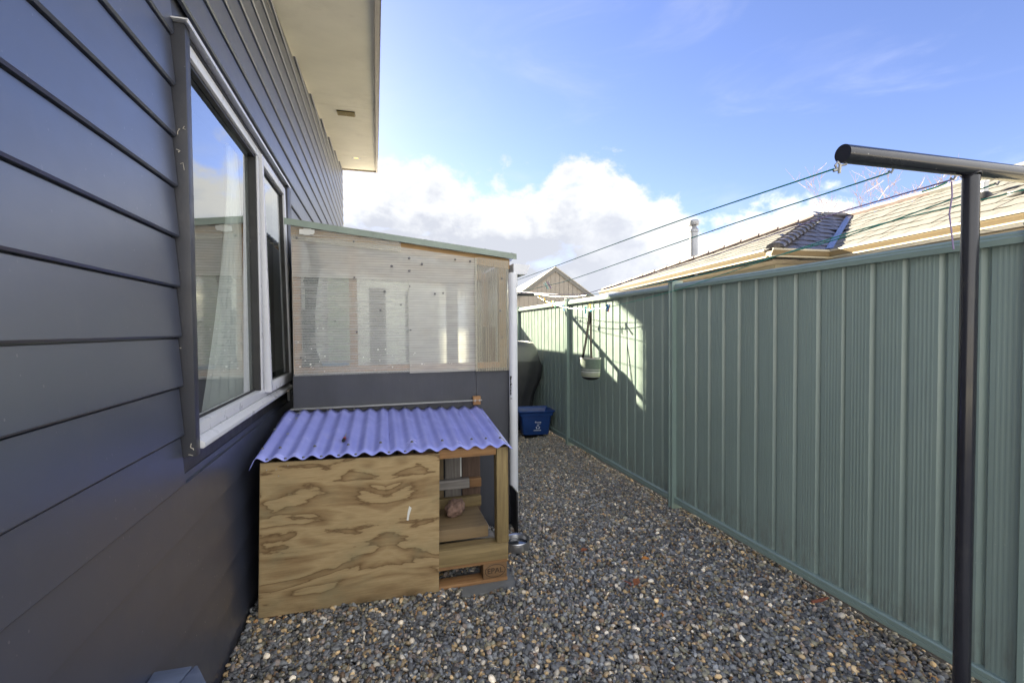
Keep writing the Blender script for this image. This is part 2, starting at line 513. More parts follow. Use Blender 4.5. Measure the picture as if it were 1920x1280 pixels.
M['bagblack'] = mat('black_canvas', (0.012, 0.012, 0.013), 0.8)
M['steel'] = mat('stainless_steel', (0.62, 0.62, 0.63), 0.36, metal=1.0, var=0.06, vscale=14)
M['water'] = mat('bowl_water', (0.05, 0.055, 0.06), 0.03)
M['concrete'] = mat('grey_concrete', (0.17, 0.175, 0.17), 0.85, bump=0.4, bscale=40)
M['bluegrey'] = mat('blue_grey_weathered_lid', (0.13, 0.16, 0.23), 0.55, var=0.2, vscale=6, stretch=(1, 5, 1), dirt=0.4, dcol=(0.12, 0.15, 0.12))
M['rock'] = mat('pinkish_brown_stone', (0.20, 0.125, 0.095), 0.85, var=0.45, vscale=30, bump=0.6, bscale=60, dirt=0.5, dcol=(0.42, 0.34, 0.30), dscale=24)
M['red'] = mat('red_plastic', (0.35, 0.02, 0.02), 0.35)
M['tape'] = mat('white_paper_tape', (0.66, 0.66, 0.62), 0.8)
M['pad'] = M['concrete']
M['leaf'] = mat('dry_brown_leaf', (0.26, 0.09, 0.035), 0.7, var=0.4, vscale=40)
M['leaf2'] = mat('dry_orange_leaf', (0.50, 0.20, 0.04), 0.7, var=0.3, vscale=40)
M['twig'] = mat('red_brown_twig', (0.22, 0.075, 0.045), 0.7)
M['tile'] = mat('sand_roof_tile', (0.110, 0.107, 0.100), 0.75, var=0.18, vscale=11, bump=0.3, bscale=60, dirt=0.3, dcol=(0.075, 0.07, 0.06), dscale=22)
M['tiledark'] = mat('shaded_roof_tile', (0.075, 0.072, 0.085), 0.34, var=0.2, vscale=9, bump=0.2, bscale=60, dirt=0.25, dcol=(0.40, 0.34, 0.24), dscale=22)  # same tile; the backlit hip's shade is put into this colour
M['ridge'] = mat('purple_brown_ridge', (0.13, 0.095, 0.09), 0.6, var=0.2)
M['ncream'] = mat('cream_render', (0.40, 0.37, 0.30), 0.85, var=0.06, vscale=2, bump=0.1)
M['nsoffit'] = mat('taupe_soffit', (0.20, 0.175, 0.15), 0.8)
M['ngutter'] = mat('tan_gutter', (0.17, 0.13, 0.08), 0.42, var=0.06)
M['ngutterlip'] = mat('pale_gutter_lip', (0.36, 0.335, 0.27), 0.42)
M['valley'] = mat('blue_grey_valley_tray', (0.16, 0.20, 0.33), 0.3, metal=0.5)
M['flue'] = mat('stainless_flue', (0.30, 0.31, 0.33), 0.35, metal=0.5, var=0.06, vscale=2)
M['gable'] = mat('taupe_gable_cladding', (0.19, 0.175, 0.16), 0.75, var=0.05)
M['gabletrim'] = mat('grey_barge_trim', (0.10, 0.098, 0.095), 0.6)
M['gableroof'] = mat('pale_grey_roof', (0.30, 0.285, 0.26), 0.5)
M['bark'] = mat('pale_birch_bark', (0.34, 0.27, 0.24), 0.85, var=0.25)
M['soil'] = mat('dark_wet_bedding', (0.035, 0.033, 0.030), 0.9, var=0.3, vscale=30)
M['yard'] = mat('pale_concrete_yard', (0.46, 0.44, 0.39), 0.9, var=0.15, vscale=0.8, bump=0.1)
M['inner'] = mat('shed_lining', (0.80, 0.79, 0.74), 0.85, var=0.10, vscale=1.2)
M['shade'] = mat('teal_reflection', (0.022, 0.048, 0.055), 0.75, var=0.3, vscale=7, stretch=(7, 1, 1))  # reflection in the clear wall, put in as the colour of a strip
M['reflbrown'] = mat('brown_reflection', (0.14, 0.085, 0.055), 0.8, var=0.25, vscale=7)  # brown top of the same reflected strip
M['bluetub'] = mat('blue_tub_plastic', (0.10, 0.24, 0.42), 0.5)
M['palegreen'] = mat('pale_green_board', (0.45, 0.55, 0.42), 0.8)
M['greyboard'] = mat('grey_board', (0.26, 0.255, 0.25), 0.8)
M['pegcyan'] = mat('cyan_peg', (0.10, 0.45, 0.55), 0.5)
M['pegmint'] = mat('mint_peg', (0.40, 0.62, 0.58), 0.5)
M['pegyellow'] = mat('yellow_peg', (0.68, 0.45, 0.02), 0.5)
M['peggreen'] = mat('green_peg', (0.03, 0.28, 0.12), 0.5)
M['pegblue'] = mat('blue_peg', (0.05, 0.20, 0.42), 0.5)
M['pegmauve'] = mat('mauve_peg', (0.30, 0.18, 0.34), 0.5)
M['pegred'] = mat('red_peg', (0.55, 0.10, 0.10), 0.5)
M['peggrey'] = mat('pale_grey_peg', (0.50, 0.48, 0.42), 0.5)


def emit_mat(name, col, strength):
    m = bpy.data.materials.new(name)
    m.use_nodes = True
    b = m.node_tree.nodes['Principled BSDF']
    b.inputs['Base Color'].default_value = (*col, 1)
    b.inputs['Emission Color'].default_value = (*col, 1)
    b.inputs['Emission Strength'].default_value = strength
    return m


M['lamp'] = emit_mat('lit_downlight', (1.0, 0.72, 0.30), 0.14)


# ---------------------------------------------------------------- mesh helpers
class MB:
    def __init__(s):
        s.v, s.f = [], []

    def add(s, vs, fs):
        o = len(s.v)
        s.v += [tuple(p) for p in vs]
        s.f += [tuple(i + o for i in f) for f in fs]
        return s

    def box(s, x0, x1, y0, y1, z0, z1, mtx=None):
        vs = [(x, y, z) for x in (x0, x1) for y in (y0, y1) for z in (z0, z1)]
        if mtx is not None:
            vs = [tuple(mtx @ Vector(p)) for p in vs]
        return s.add(vs, [(0, 1, 3, 2), (4, 6, 7, 5), (0, 4, 5, 1), (2, 3, 7, 6), (0, 2, 6, 4), (1, 5, 7, 3)])

    def bar(s, a, b, wd, ht, up=(0, 0, 1)):
        a, b, up = Vector(a), Vector(b), Vector(up)
        d = (b - a).normalized()
        sd = d.cross(up).normalized()
        u = sd.cross(d)
        vs = []
        for p in (a, b):
            for i, j in ((-1, -1), (1, -1), (1, 1), (-1, 1)):
                vs.append(p + sd * (i * wd / 2) + u * (j * ht / 2))
        return s.add(vs, [(0, 3, 2, 1), (4, 5, 6, 7), (0, 1, 5, 4), (1, 2, 6, 5), (2, 3, 7, 6), (3, 0, 4, 7)])

    def tube(s, pts, r, n=10, cap=True):
        pts = [Vector(p) for p in pts]
        rs = r if isinstance(r, (list, tuple)) else [r] * len(pts)
        ref = None
        rings = []
        for i, p in enumerate(pts):
            d = (pts[min(i + 1, len(pts) - 1)] - pts[max(i - 1, 0)]).normalized()
            if ref is None:
                ref = d.orthogonal().normalized()
            ref = (ref - d * ref.dot(d)).normalized()
            b = d.cross(ref)
            rings.append([p + (ref * math.cos(2 * math.pi * k / n) + b * math.sin(2 * math.pi * k / n)) * rs[i] for k in range(n)])
        vs = [q for rg in rings for q in rg]
        fs = []
        for i in range(len(pts) - 1):
            for k in range(n):
                k2 = (k + 1) % n
                fs.append((i * n + k, i * n + k2, (i + 1) * n + k2, (i + 1) * n + k))
        if cap:
            fs.append(tuple(reversed(range(n))))
            fs.append(tuple((len(pts) - 1) * n + k for k in range(n)))
        return s.add(vs, fs)

    def prism(s, poly, axis, a0, a1):
        """closed 2-D polygon swept along an axis"""
        def P(u, v, t):
            return {'x': (t, u, v), 'y': (u, t, v), 'z': (u, v, t)}[axis]
        n = len(poly)
        vs = [P(u, v, a0) for u, v in poly] + [P(u, v, a1) for u, v in poly]
        fs = [tuple(reversed(range(n))), tuple(range(n, 2 * n))]
        for i in range(n):
            j = (i + 1) % n
            fs.append((i, j, n + j, n + i))
        return s.add(vs, fs)

    def sheet(s, line, axis, a0, a1, steps=1):
        """open 2-D polyline swept along an axis"""
        def P(u, v, t):
            return {'x': (t, u, v), 'y': (u, t, v), 'z': (u, v, t)}[axis]
        n = len(line)
        vs, fs = [], []
        for k in range(steps + 1):
            t = a0 + (a1 - a0) * k / steps
            vs += [P(u, v, t) for u, v in line]
        for k in range(steps):
            for i in range(n - 1):
                fs.append((k * n + i, k * n + i + 1, (k + 1) * n + i + 1, (k + 1) * n + i))
        return s.add(vs, fs)

    def lathe(s, prof, n=32, c=(0, 0, 0), cap=False):
        vs, fs = [], []
        m_ = len(prof)
        for k in range(n):
            a = 2 * math.pi * k / n
            vs += [(c[0] + r * math.cos(a), c[1] + r * math.sin(a), c[2] + z) for r, z in prof]
        for k in range(n):
            k2 = (k + 1) % n
            for i in range(m_ - 1):
                fs.append((k * m_ + i, k2 * m_ + i, k2 * m_ + i + 1, k * m_ + i + 1))
        return s.add(vs, fs)

    def build(s, name, m, parent=None, smooth=False, bevel=0.0, seg=2, auto=None):
        me = bpy.data.meshes.new(name)
        me.from_pydata([tuple(map(float, p)) for p in s.v], [], s.f)
        bm = bmesh.new()
        bm.from_mesh(me)
        bmesh.ops.recalc_face_normals(bm, faces=bm.faces)
        if bevel:
            es = [e for e in bm.edges if len(e.link_faces) == 2 and e.calc_face_angle(0) > 0.5]
            bmesh.ops.bevel(bm, geom=es, offset=bevel, segments=seg, affect='EDGES', profile=0.5, clamp_overlap=True)
        bm.to_mesh(me)
        bm.free()
        if smooth or bevel:
            for p in me.polygons:
                p.use_smooth = True
            me.set_sharp_from_angle(angle=rad(auto if auto else 35))
        me.materials.append(M[m] if isinstance(m, str) else m)
        o = bpy.data.objects.new(name, me)
        COL.objects.link(o)
        if parent is not None:
            o.parent = parent
        return o


def tag(o, label=None, cat=None, group=None, kind=None):
    if label:
        o['label'] = label
    if cat:
        o['category'] = cat
    if group:
        o['group'] = group
    if kind:
        o['kind'] = kind
    return o


def thing(name, label, cat, group=None, loc=None):
    o = bpy.data.objects.new(name, None)
    COL.objects.link(o)
    if loc:
        o.location = loc
    return tag(o, label, cat, group)


def each(mb, name, m, parent, mk, **k):
    """build every separate piece of a mesh builder as an object of its own"""
    n = len(mb.v)
    up = list(range(n))

    def find(a):
        while up[a] != a:
            up[a] = up[up[a]]
            a = up[a]
        return a

    for f in mb.f:
        for i in f[1:]:
            up[find(i)] = find(f[0])
    gr = {}
    for f in mb.f:
        gr.setdefault(find(f[0]), []).append(f)
    for fs in gr.values():
        ids = sorted({i for f in fs for i in f})
        mp = {i: q for q, i in enumerate(ids)}
        b = MB().add([mb.v[i] for i in ids], [tuple(mp[i] for i in f) for f in fs])
        mk(b, name, m, parent, **k)


def plain(mb, name, m, parent=None, **k):
    return mb.build(name, m, parent, **k)


def solid(o, t, off=0.0):
    md = o.modifiers.new('thickness', 'SOLIDIFY')
    md.thickness = t
    md.offset = off
    return o


# ================================================================ GROUND
g = MB()
g.add([(-400, -400, -0.05), (400, -400, -0.05), (400, 400, -0.05), (-400, 400, -0.05)], [(0, 1, 2, 3)])
tag(g.build('ground', 'yard'), kind='structure')
tag(MB().box(-0.70, 2.90, 0.55, 9.6, -0.046, -0.022).build('path_bedding', 'soil'), kind='structure')

# ================================================================ HOUSE (left)
WX = -0.68
Y0H, Y1H = 0.25, 10.8


def soff(y):
    return 3.161 + 0.1667 * y


house = thing('weatherboard_house', 'dark slate weatherboard house along the left with a white window under a cream eave', 'house',
              loc=(WX, 5.5, 0))
HO = Vector((WX, 5.5, 0))


def hpart(mb, name, m, parent=None, **k):
    o = mb.build(name, m, parent if parent is not None else house, **k)
    if parent is None:
        o.location = -HO
    return o


WY0, WY1, WZ0, WZ1 = 1.985, 3.86, 1.06, 2.545
# structural wall behind the boards, with the window opening left open
wl = MB()
wl.box(-0.86, -0.702, Y0H + .01, 1.95, -0.05, 3.40)
wl.box(-0.86, -0.702, 4.02, Y1H - .01, -0.05, 3.75)
wl.box(-0.86, -0.702, 1.95, 4.02, -0.05, WZ0 - .01)
wl.box(-0.86, -0.702, 1.95, 4.02, WZ1 + .02, 3.45)
wl.add([(-0.702, 4.0, 3.75), (-0.702, Y1H - .01, 3.75), (-0.702, Y1H - .01, soff(Y1H) - .02), (-0.702, 4.0, soff(4.0) - .02)], [(0, 1, 2, 3)])
wl.box(-6.0, -0.705, Y1H - .2, Y1H - .012, -0.05, 4.9)
wl.box(-6.0, -0.705, Y0H + .012, Y0H + .2, -0.05, 3.1)
hpart(wl, 'wall', 'slate')
PITCH, ZB = 0.1763, 1.461
k = -9
while True:
    zb = ZB + PITCH * k
    if zb > soff(Y1H) - 0.01:
        break
    zt = zb + PITCH + 0.022
    ystart = Y0H if zb < soff(Y0H) - 0.02 else (zb - 3.161) / 0.1667 + 0.03
    spans = [(ystart, Y1H)]
    if zt > WZ0 + 0.02 and zb < WZ1 - 0.02:
        spans = [(ystart, 1.93), (4.02, Y1H)]
    for (a, b) in spans:
        if b - a < 0.05:
            continue
        nseg = max(1, int((b - a) / 1.4))
        vs, fs = [], []
        for i in range(nseg + 1):
            y = a + (b - a) * i / nseg
            t_ = min(zt, soff(y) - 0.003)
            t_ = max(t_, zb + 0.012)
            wob = 0.0008 * math.sin(y * 1.7 + k * 2.1)
            xo = WX + 0.010 + wob
            zs = min(zb + PITCH - 0.006, t_ - 0.004)
            xs_ = xo - 0.0135 * (zs - zb) / PITCH
            vs += [(xo, y, zb + 0.006), (xs_, y, zs), (xs_ - 0.012, y, zs + 0.002), (xs_ - 0.014, y, t_), (xo - 0.030, y, t_), (xo - 0.019, y, zb), (xo - 0.0055, y, zb)]
        for i in range(nseg):
            for j in range(7):
                j2 = (j + 1) % 7
                fs.append((i * 7 + j, i * 7 + j2, (i + 1) * 7 + j2, (i + 1) * 7 + j))
        fs += [tuple(range(7)), tuple(nseg * 7 + j for j in range(7))]
        hpart(MB().add(vs, fs), 'weatherboard', 'board')
    k += 1

# soffit panels between joints, barge board, roof
EX = 0.045
joints = [Y0H, 2.6, 6.04, 9.22, Y1H]
for a, b in zip(joints[:-1], joints[1:]):
    p = MB()
    n = 6
    vs = []
    for (y, e) in ((a + .004, 0), (b - .004, 0)):
        vs += [(WX - .03, y, soff(y)), (EX - .035, y, soff(y)), (WX - .03, y, soff(y) + .012), (EX - .035, y, soff(y) + .012)]
    p.add(vs, [(0, 1, 5, 4), (2, 6, 7, 3), (0, 4, 6, 2), (1, 3, 7, 5), (0, 2, 3, 1), (4, 5, 7, 6)])
    hpart(p, 'soffit_panel', 'soffit')
bb = MB()
for (xa, xb, dz0, dz1) in ((EX - .033, EX, -0.035, 0.26),):
    bb.add([(x, y, soff(y) + dz) for y in (Y0H - .05, Y1H + .002) for x in (xa, xb) for dz in (dz0, dz1)],
           [(0, 1, 3, 2), (4, 6, 7, 5), (0, 4, 5, 1), (2, 3, 7, 6), (0, 2, 6, 4), (1, 5, 7, 3)])
hpart(bb, 'barge_board', 'barge')
eb = MB()
eb.add([(x, y, soff(Y1H) + dz) for y in (Y1H + .003, Y1H + .03) for x in (-6.0, EX) for dz in (-0.03, 0.26)],
       [(0, 1, 3, 2), (4, 6, 7, 5), (0, 4, 5, 1), (2, 3, 7, 6), (0, 2, 6, 4), (1, 5, 7, 3)])
hpart(eb, 'fascia_board', 'barge')
rf = MB()
rf.add([(x, y, soff(y) + dz) for y in (Y0H - .08, Y1H + .06) for x in (-6.0, EX + .02) for dz in (0.262, 0.31)],
       [(0, 1, 3, 2), (4, 6, 7, 5), (0, 4, 5, 1), (2, 3, 7, 6), (0, 2, 6, 4), (1, 5, 7, 3)])
hpart(rf, 'roof', 'roofdark')
# soffit vent
vy = 6.32
vt = MB()
vt.add([(x, y, soff(y) + dz) for y in (6.23, 6.41) for x in (-0.45, -0.235) for dz in (-0.012, -0.002)],
       [(0, 1, 3, 2), (4, 6, 7, 5), (0, 4, 5, 1), (2, 3, 7, 6), (0, 2, 6, 4), (1, 5, 7, 3)])
vent = hpart(vt, 'soffit_vent', mat('vent_backing', (0.07, 0.055, 0.03), 0.6))
vs_ = MB()
for i in range(9):
    y = 6.24 + i * 0.0205
    vs_.bar((-0.445, y, soff(y) - .016), (-0.24, y, soff(y) - .016), .008, .008)
for i in range(3):
    x = -0.445 + i * 0.1
    vs_.bar((x, 6.235, soff(6.235) - .016), (x, 6.405, soff(6.405) - .016), .008, .0075)
hpart(vs_, 'grille', 'vent', vent)
# downlight
ly = 9.4
dl = MB()
dl.lathe([(0.045, 0.004), (0.075, 0.004), (0.078, -0.004), (0.06, -0.008), (0.045, -0.006)], 24, (-0.343, ly, soff(ly) - .004))
dlo = hpart(dl, 'downlight', 'alu', smooth=True)
hpart(MB().lathe([(0.0, -0.002), (0.046, -0.002)], 24, (-0.343, ly, soff(ly) - .004)), 'lamp_lens', 'lamp', dlo)

# unseen lean-to added behind the shed to throw shade on the fence
vr = MB()


def vz(x):
    return 2.47 + 0.20 * (1.2 - x)


for (xa, xb, ya, yb) in ((-0.66, 1.2, 7.56, 9.45), (-0.66, 1.95, 9.45, 15.0)):
    vr.add([(x, y, vz(x) + dz) for y in (ya, yb) for x in (xa, xb) for dz in (-0.07, 0)],
           [(0, 1, 3, 2), (4, 6, 7, 5), (0, 4, 5, 1), (2, 3, 7, 6), (0, 2, 6, 4), (1, 5, 7, 3)])
hpart(vr, 'unseen_shadow_roof', 'roofdark')
hpart(MB().box(-0.62, 1.08, 7.9, 14.9, -0.05, 2.40), 'unseen_sun_block', 'inner')  # unseen solid block added to stop low sun under the roof

# ---- window
win = thing('window', None, None)
win.parent = house
win.location = -HO


def fbox(mb, x0, x1, y0, y1, z0, z1):
    return mb.box(x0, x1, y0, y1, z0, z1)


fr = MB()
FX0, FX1 = -0.735, -0.655
fr.box(FX0, FX1, WY0, WY1, WZ0 + .03, WZ0 + .075)            # bottom rail
fr.box(FX0, FX1, WY0, WY1, WZ1 - .045, WZ1)                  # head
fr.box(FX0, FX1 - .002, WY0, WY0 + .035, WZ0 + .075, WZ1 - .045)
fr.box(FX0, FX1 - .002, WY1 - .035, WY1, WZ0 + .075, WZ1 - .045)
fr.box(FX0, FX1 - .002, 3.055, 3.085, WZ0 + .075, WZ1 - .045)  # mullion
fr.build('frame', 'alu', win, bevel=.003)
sl = MB()
sl.prism([(-0.73, WZ0 - .012), (-0.628, WZ0 - .012), (-0.622, WZ0 - .006), (-0.622, WZ0 + .010), (-0.650, WZ0 + .0285), (-0.73, WZ0 + .0285)], 'y', WY0 - .003, WY1)
sl.build('sill', 'alu', win, bevel=.002)
gs = MB()
gs.box(-0.700, -0.690, WY0 + .035, WY0 + .045, WZ0 + .075, WZ1 - .045)
gs.box(-0.705, -0.665, 3.035, 3.0545, WZ0 + .075, WZ1 - .045)
gs.box(-0.700, -0.690, WY0 + .045, 3.035, WZ0 + .0755, WZ0 + .086)
gs.box(-0.690, -0.668, WY0 + .045, 3.035, WZ1 - .062, WZ1 - .0455)
each(gs, 'seal', 'seal', win, plain)
MB().box(-0.697, -0.693, WY0 + .03, 3.046, WZ0 + .07, WZ1 - .04).build('pane', 'glass', win)
# opening sash, hinged at the head and pushed out a little at the bottom
sash_m = Matrix.Translation((-0.655, 0, WZ1 - .03)) @ Matrix.Rotation(rad(-1.0), 4, 'Y') @ Matrix.Translation((0.655, 0, -(WZ1 - .03)))
sh = MB()
S0, S1, SZ0, SZ1 = 3.10, 3.825, WZ0 + .055, WZ1 - .018
sh.box(-0.684, -0.642, S0, S0 + .036, SZ0, SZ1, sash_m)
sh.box(-0.684, -0.642, S1 - .05, S1, SZ0, SZ1, sash_m)
sh.box(-0.684, -0.6425, S0 + .036, S1 - .05, SZ0, SZ0 + .06, sash_m)
sh.box(-0.684, -0.6425, S0 + .036, S1 - .05, SZ1 - .055, SZ1, sash_m)
sh.build('sash', 'alu', win, bevel=.003)
sg = MB()
sg.box(-0.674, -0.664, S0 + .0365, S0 + .046, SZ0 + .06, SZ1 - .055, sash_m)
sg.box(-0.674, -0.655, S1 - .072, S1 - .0505, SZ0 + .06, SZ1 - .055, sash_m)
sg.box(-0.674, -0.664, S0 + .046, S1 - .072, SZ0 + .0605, SZ0 + .070, sash_m)
sg.box(-0.674, -0.658, S0 + .046, S1 - .072, SZ1 - .070, SZ1 - .0555, sash_m)
each(sg, 'sash_seal', 'seal', win, plain)
MB().box(-0.671, -0.667, S0 + .032, S1 - .045, SZ0 + .055, SZ1 - .05, sash_m).build('sash_pane', 'glass', win)
hpart(MB().box(-0.705, -0.638, 1.935, 1.981, WZ0 - .03, WZ1 + .022), 'facing_board', 'slate', bevel=.003)
hpart(MB().box(-0.705, -0.634, 3.864, 4.022, WZ0 - .03, WZ1 + .022), 'facing_board', 'slate', bevel=.003)
hf = MB()
hf.box(-0.705, -0.622, 1.915, 3.93, WZ1 + .024, WZ1 + .029)
hf.box(-0.6255, -0.622, 1.915, 3.93, WZ1 + .014, WZ1 + .024)
hpart(hf, 'head_flashing', 'alu')
hpart(MB().box(-0.705, -0.652, 1.985, 3.862, WZ1 + .002, WZ1 + .020), 'head_trim', 'slate')
cw = MB()          # cobwebs and dirt caught on the facing board
for i in range(9):
    y = 1.936 + random.random() * .003
    z = random.choice((1.03, 1.035, 1.40, 1.45, 1.06, 2.3, 2.1, 2.2)) + random.uniform(-.03, .03)
    x = random.uniform(-.69, -.642)
    pts = [(x, 1.9335, z)]
    for j in range(3):
        pts.append((pts[-1][0] + random.uniform(-.010, .010), 1.9325, pts[-1][2] + random.uniform(-.014, .014)))
    cw.tube(pts, random.uniform(.0008, .002), 5)
tag(hpart(cw, 'cobweb', mat('pale_cobweb', (0.45, 0.42, 0.36), 0.9)), kind='stuff')

# dim room behind the glass
rm = MB()
X0r, X1r, Y0r, Y1r, Z0r, Z1r = -4.2, -0.861, 0.8, 5.2, 0.2, 2.75
rm.add([(X0r, Y0r, Z0r), (X1r, Y0r, Z0r), (X1r, Y1r, Z0r), (X0r, Y1r, Z0r), (X0r, Y0r, Z1r), (X1r, Y0r, Z1r), (X1r, Y1r, Z1r), (X0r, Y1r, Z1r)],
       [(0, 1, 2, 3), (4, 7, 6, 5), (0, 4, 5, 1), (3, 2, 6, 7), (0, 3, 7, 4)])
rm.box(-0.861, -0.74, 1.9, WY1 + .03, WZ0 - .02, WZ0 + .028)
hpart(rm, 'room_lining', 'room')
# curtain
ct = MB()
NZ, NY = 18, 40
vs, fs = [], []
for i in range(NZ + 1):
    z = 2.50 - (2.50 - 1.10) * i / NZ
    f = i / NZ
    yl = 2.90 - 0.50 * max(0, (f - 0.12) / 0.88) ** 1.4
    yr = 3.08 + .24 * f
    for j in range(NY + 1):
        y = yl + (yr - yl) * j / NY
        x = -0.775 + 0.020 * math.sin(j * 0.95 + 0.3 * f) * (0.6 + 0.5 * f)
        vs.append((x, y, z))
for i in range(NZ):
    for j in range(NY):
        a = i * (NY + 1) + j
        fs.append((a, a + 1, a + NY + 2, a + NY + 1))
cto = tag(ct.add(vs, fs).build('curtain', 'curtain', smooth=True, auto=80), 'white sheer curtain swept aside behind the large window pane', 'curtain')

# ================================================================ SHED
SF = 3.45
shed = thing('polycarbonate_shed', 'lean-to shed with clear ribbed walls over slate boards beside the house', 'shed', loc=(0.2, SF, 0))
SO = Vector((0.2, SF, 0))


def spart(mb, name, m, parent=None, **k):
    o = mb.build(name, m, parent if parent is not None else shed, **k)
    if parent is None:
        o.location = -SO
    return o


def rz(x):
    return 2.160 - 0.113 * x      # top of the shed roof


SL, SR, SB = -0.555, 0.955, 5.25
spart(MB().box(SL, 0.700, SF, SF + .018, -0.03, 1.185), 'cladding_panel', 'clad')
spart(MB().box(0.7035, SR, SF + .001, SF + .019, -0.03, 1.187), 'cladding_panel', 'clad')
spart(MB().box(SR - .018, SR + .0, SF + .020, SB, -0.03, .60), 'side_panel', 'clad')
spart(MB().box(SR - .006, SR - .001, SF + .020, SB, .601, rz(SR) - .06), 'side_sheet', 'polyroof')
spart(MB().box(SL, SL + .018, SF + .020, SB, -0.03, 1.186), 'side_panel', 'clad')
spart(MB().box(SL + .002, SL + .007, SF + .020, SB, 1.187, rz(SL) - .08), 'side_sheet', 'inner')
spart(MB().box(SL + .02, SR - .02, SB - .02, SB, -0.03, 1.0), 'back_panel', 'inner')
spart(MB().box(SL + .02, SR - .02, SB - .012, SB - .006, 1.001, rz(0.9) - .08), 'back_sheet', 'polyroof')
spart(MB().box(SL + .02, SR - .02, SF + .05, SB - .03, -0.04, -0.03), 'floor', 'inner')


def psheet(name, m, pts, y, t=.006):
    """flat sheet given by its outline in the wall plane"""
    return spart(MB().prism(pts, 'y', y - t, y), name, m)


psheet('polycarbonate_sheet', 'poly', [(SL + .01, 1.175), (.224, 1.178), (.222, 1.838), (SL + .01, 1.852)], SF - .001)
psheet('polycarbonate_sheet', 'polyupper', [(.216, 1.172), (.712, 1.173), (.712, 1.825), (.214, 1.840)], SF - .008)
psheet('polycarbonate_sheet', 'polyupper', [(SL + .01, 1.842), (.71, 1.822), (.712, 2.006), (.16, 2.068), (SL + .01, 2.115)], SF - .015)
psheet('polycarbonate_sheet', 'polytop', [(SL + .01, 2.085), (.165, 2.030), (.165, 2.118), (SL + .01, 2.205)], SF - .022)
psheet('polycarbonate_sheet', 'polyside', [(.693, 1.170), (SR - .004, 1.170), (SR - .002, 1.992), (.735, 2.012), (.693, 2.008)], SF - .024)
# frame
f_ = lambda x0, x1, z0, z1, m='stud': spart(MB().box(x0, x1, SF + .004, SF + .048, z0, z1), 'stud', m)
f_(-.548, -.500, 1.190, 2.13)
f_(-.188, -.137, 1.190, 2.07)
f_(.885, .940, 1.190, 1.985, 'rafter')
spart(MB().box(-.499, -.189, SF + .005, SF + .046, 1.190, 1.232), 'rail', 'stud')
spart(MB().box(-.136, .884, SF + .005, SF + .046, 1.190, 1.232), 'rail', 'stud')
rfm = MB()
rfm.add([(x, y, rz(x) + dz) for y in (SF - .004, SF + .040) for x in (SL + .005, SR + .012) for dz in (-0.115, -0.040)],
        [(0, 1, 3, 2), (4, 6, 7, 5), (0, 4, 5, 1), (2, 3, 7, 6), (0, 2, 6, 4), (1, 5, 7, 3)])
spart(rfm, 'rafter', 'rafter')
for y in (4.3, 5.18):
    rr = MB()
    rr.add([(x, yy, rz(x) + dz) for yy in (y, y + .045) for x in (SL + .02, SR - .02) for dz in (-0.12, -0.04)],
           [(0, 1, 3, 2), (4, 6, 7, 5), (0, 4, 5, 1), (2, 3, 7, 6), (0, 2, 6, 4), (1, 5, 7, 3)])
    spart(rr, 'rafter', 'rafter')
for y in (4.1, 4.7):
    spart(MB().box(.905, .945, y, y + .045, 1.19, 1.98), 'stud', 'stud')
rs = MB()
line = []
nn = 90
for i in range(nn + 1):
    y = SF + .02 + (SB + .1 - SF) * i / nn
    line.append((y, 0.010 * math.sin(y * 2 * math.pi / .076)))
vs, fs = [], []
for x in (SL - .005, SR + .055):
    vs += [(x, y, rz(x) - .028 + dz) for y, dz in line]
for i in range(nn):
    fs.append((i, i + 1, nn + 2 + i, nn + 1 + i))
spart(rs.add(vs, fs), 'roof_sheet', 'polyroof', smooth=True)
fl = MB()
fl.add([(x, y, rz(x) + dz) for y in (SF - .045, SF - .041) for x in (SL - .03, 1.012) for dz in (-0.042, 0)],
       [(0, 1, 3, 2), (4, 6, 7, 5), (0, 4, 5, 1), (2, 3, 7, 6), (0, 2, 6, 4), (1, 5, 7, 3)])
fl.add([(x, y, rz(x) + dz) for y in (SF - .041, SF + .09) for x in (SL - .03, 1.012) for dz in (-0.004, 0)],
       [(0, 1, 3, 2), (4, 6, 7, 5), (0, 4, 5, 1), (2, 3, 7, 6), (0, 2, 6, 4), (1, 5, 7, 3)])
spart(fl, 'roof_flashing', 'sage')
sc_ = MB()
for x in (.34, .78, .985):
    sc_.lathe([(0.0, .010), (.006, .008), (.008, 0)], 8, (x, SF - .01, rz(x)))
each(sc_, 'roof_screw', 'screw', None, spart, smooth=True)
# dark fixings and grime spots on the sheets
fx = MB()
for (x, z) in [(.222, 1.99), (.222, 1.90), (.222, 1.79), (.225, 1.48), (-.15, 2.09), (-.15, 1.845), (-.14, 1.47), (-.51, 2.10), (-.50, 1.3), (-.28, 1.545),
               (.40, 1.74), (.46, 1.745), (.55, 1.99), (.05, 1.75), (.02, 1.62), (.16, 1.66), (.90, 1.86), (.885, 1.62), (.90, 1.42), (.66, 1.98), (.10, 1.93), (.31, 1.95)]:
    r = random.uniform(.0055, .010)
    fx.lathe([(0.0, 0), (r, 0), (r * .8, .003), (0, .004)], 8)
    n8 = 8 * 4
    q = len(fx.v)
    for i in range(q - n8, q):
        a, b_, c_ = fx.v[i]
        fx.v[i] = (x + a, SF - .0305 - c_, z + b_)
each(fx, 'fixing', 'screw', None, spart)
wg = MB()          # white drips and bits of silicone on the sheets
for i in range(34):
    x = random.choice((random.uniform(-.52, -.35), random.uniform(-.1, .65), random.uniform(-.1, .65)))
    z = 1.19 + abs(random.gauss(0, .13))
    r = random.uniform(.0015, .004)
    wg.box(x - r, x + r * random.uniform(.5, 2.5), SF - .0265, SF - .0245, z - r, z + r * random.uniform(.5, 2))
tag(spart(wg, 'silicone_drip', 'tape'), kind='stuff')
tk = MB()          # mortar-like packing bits at the top left corner
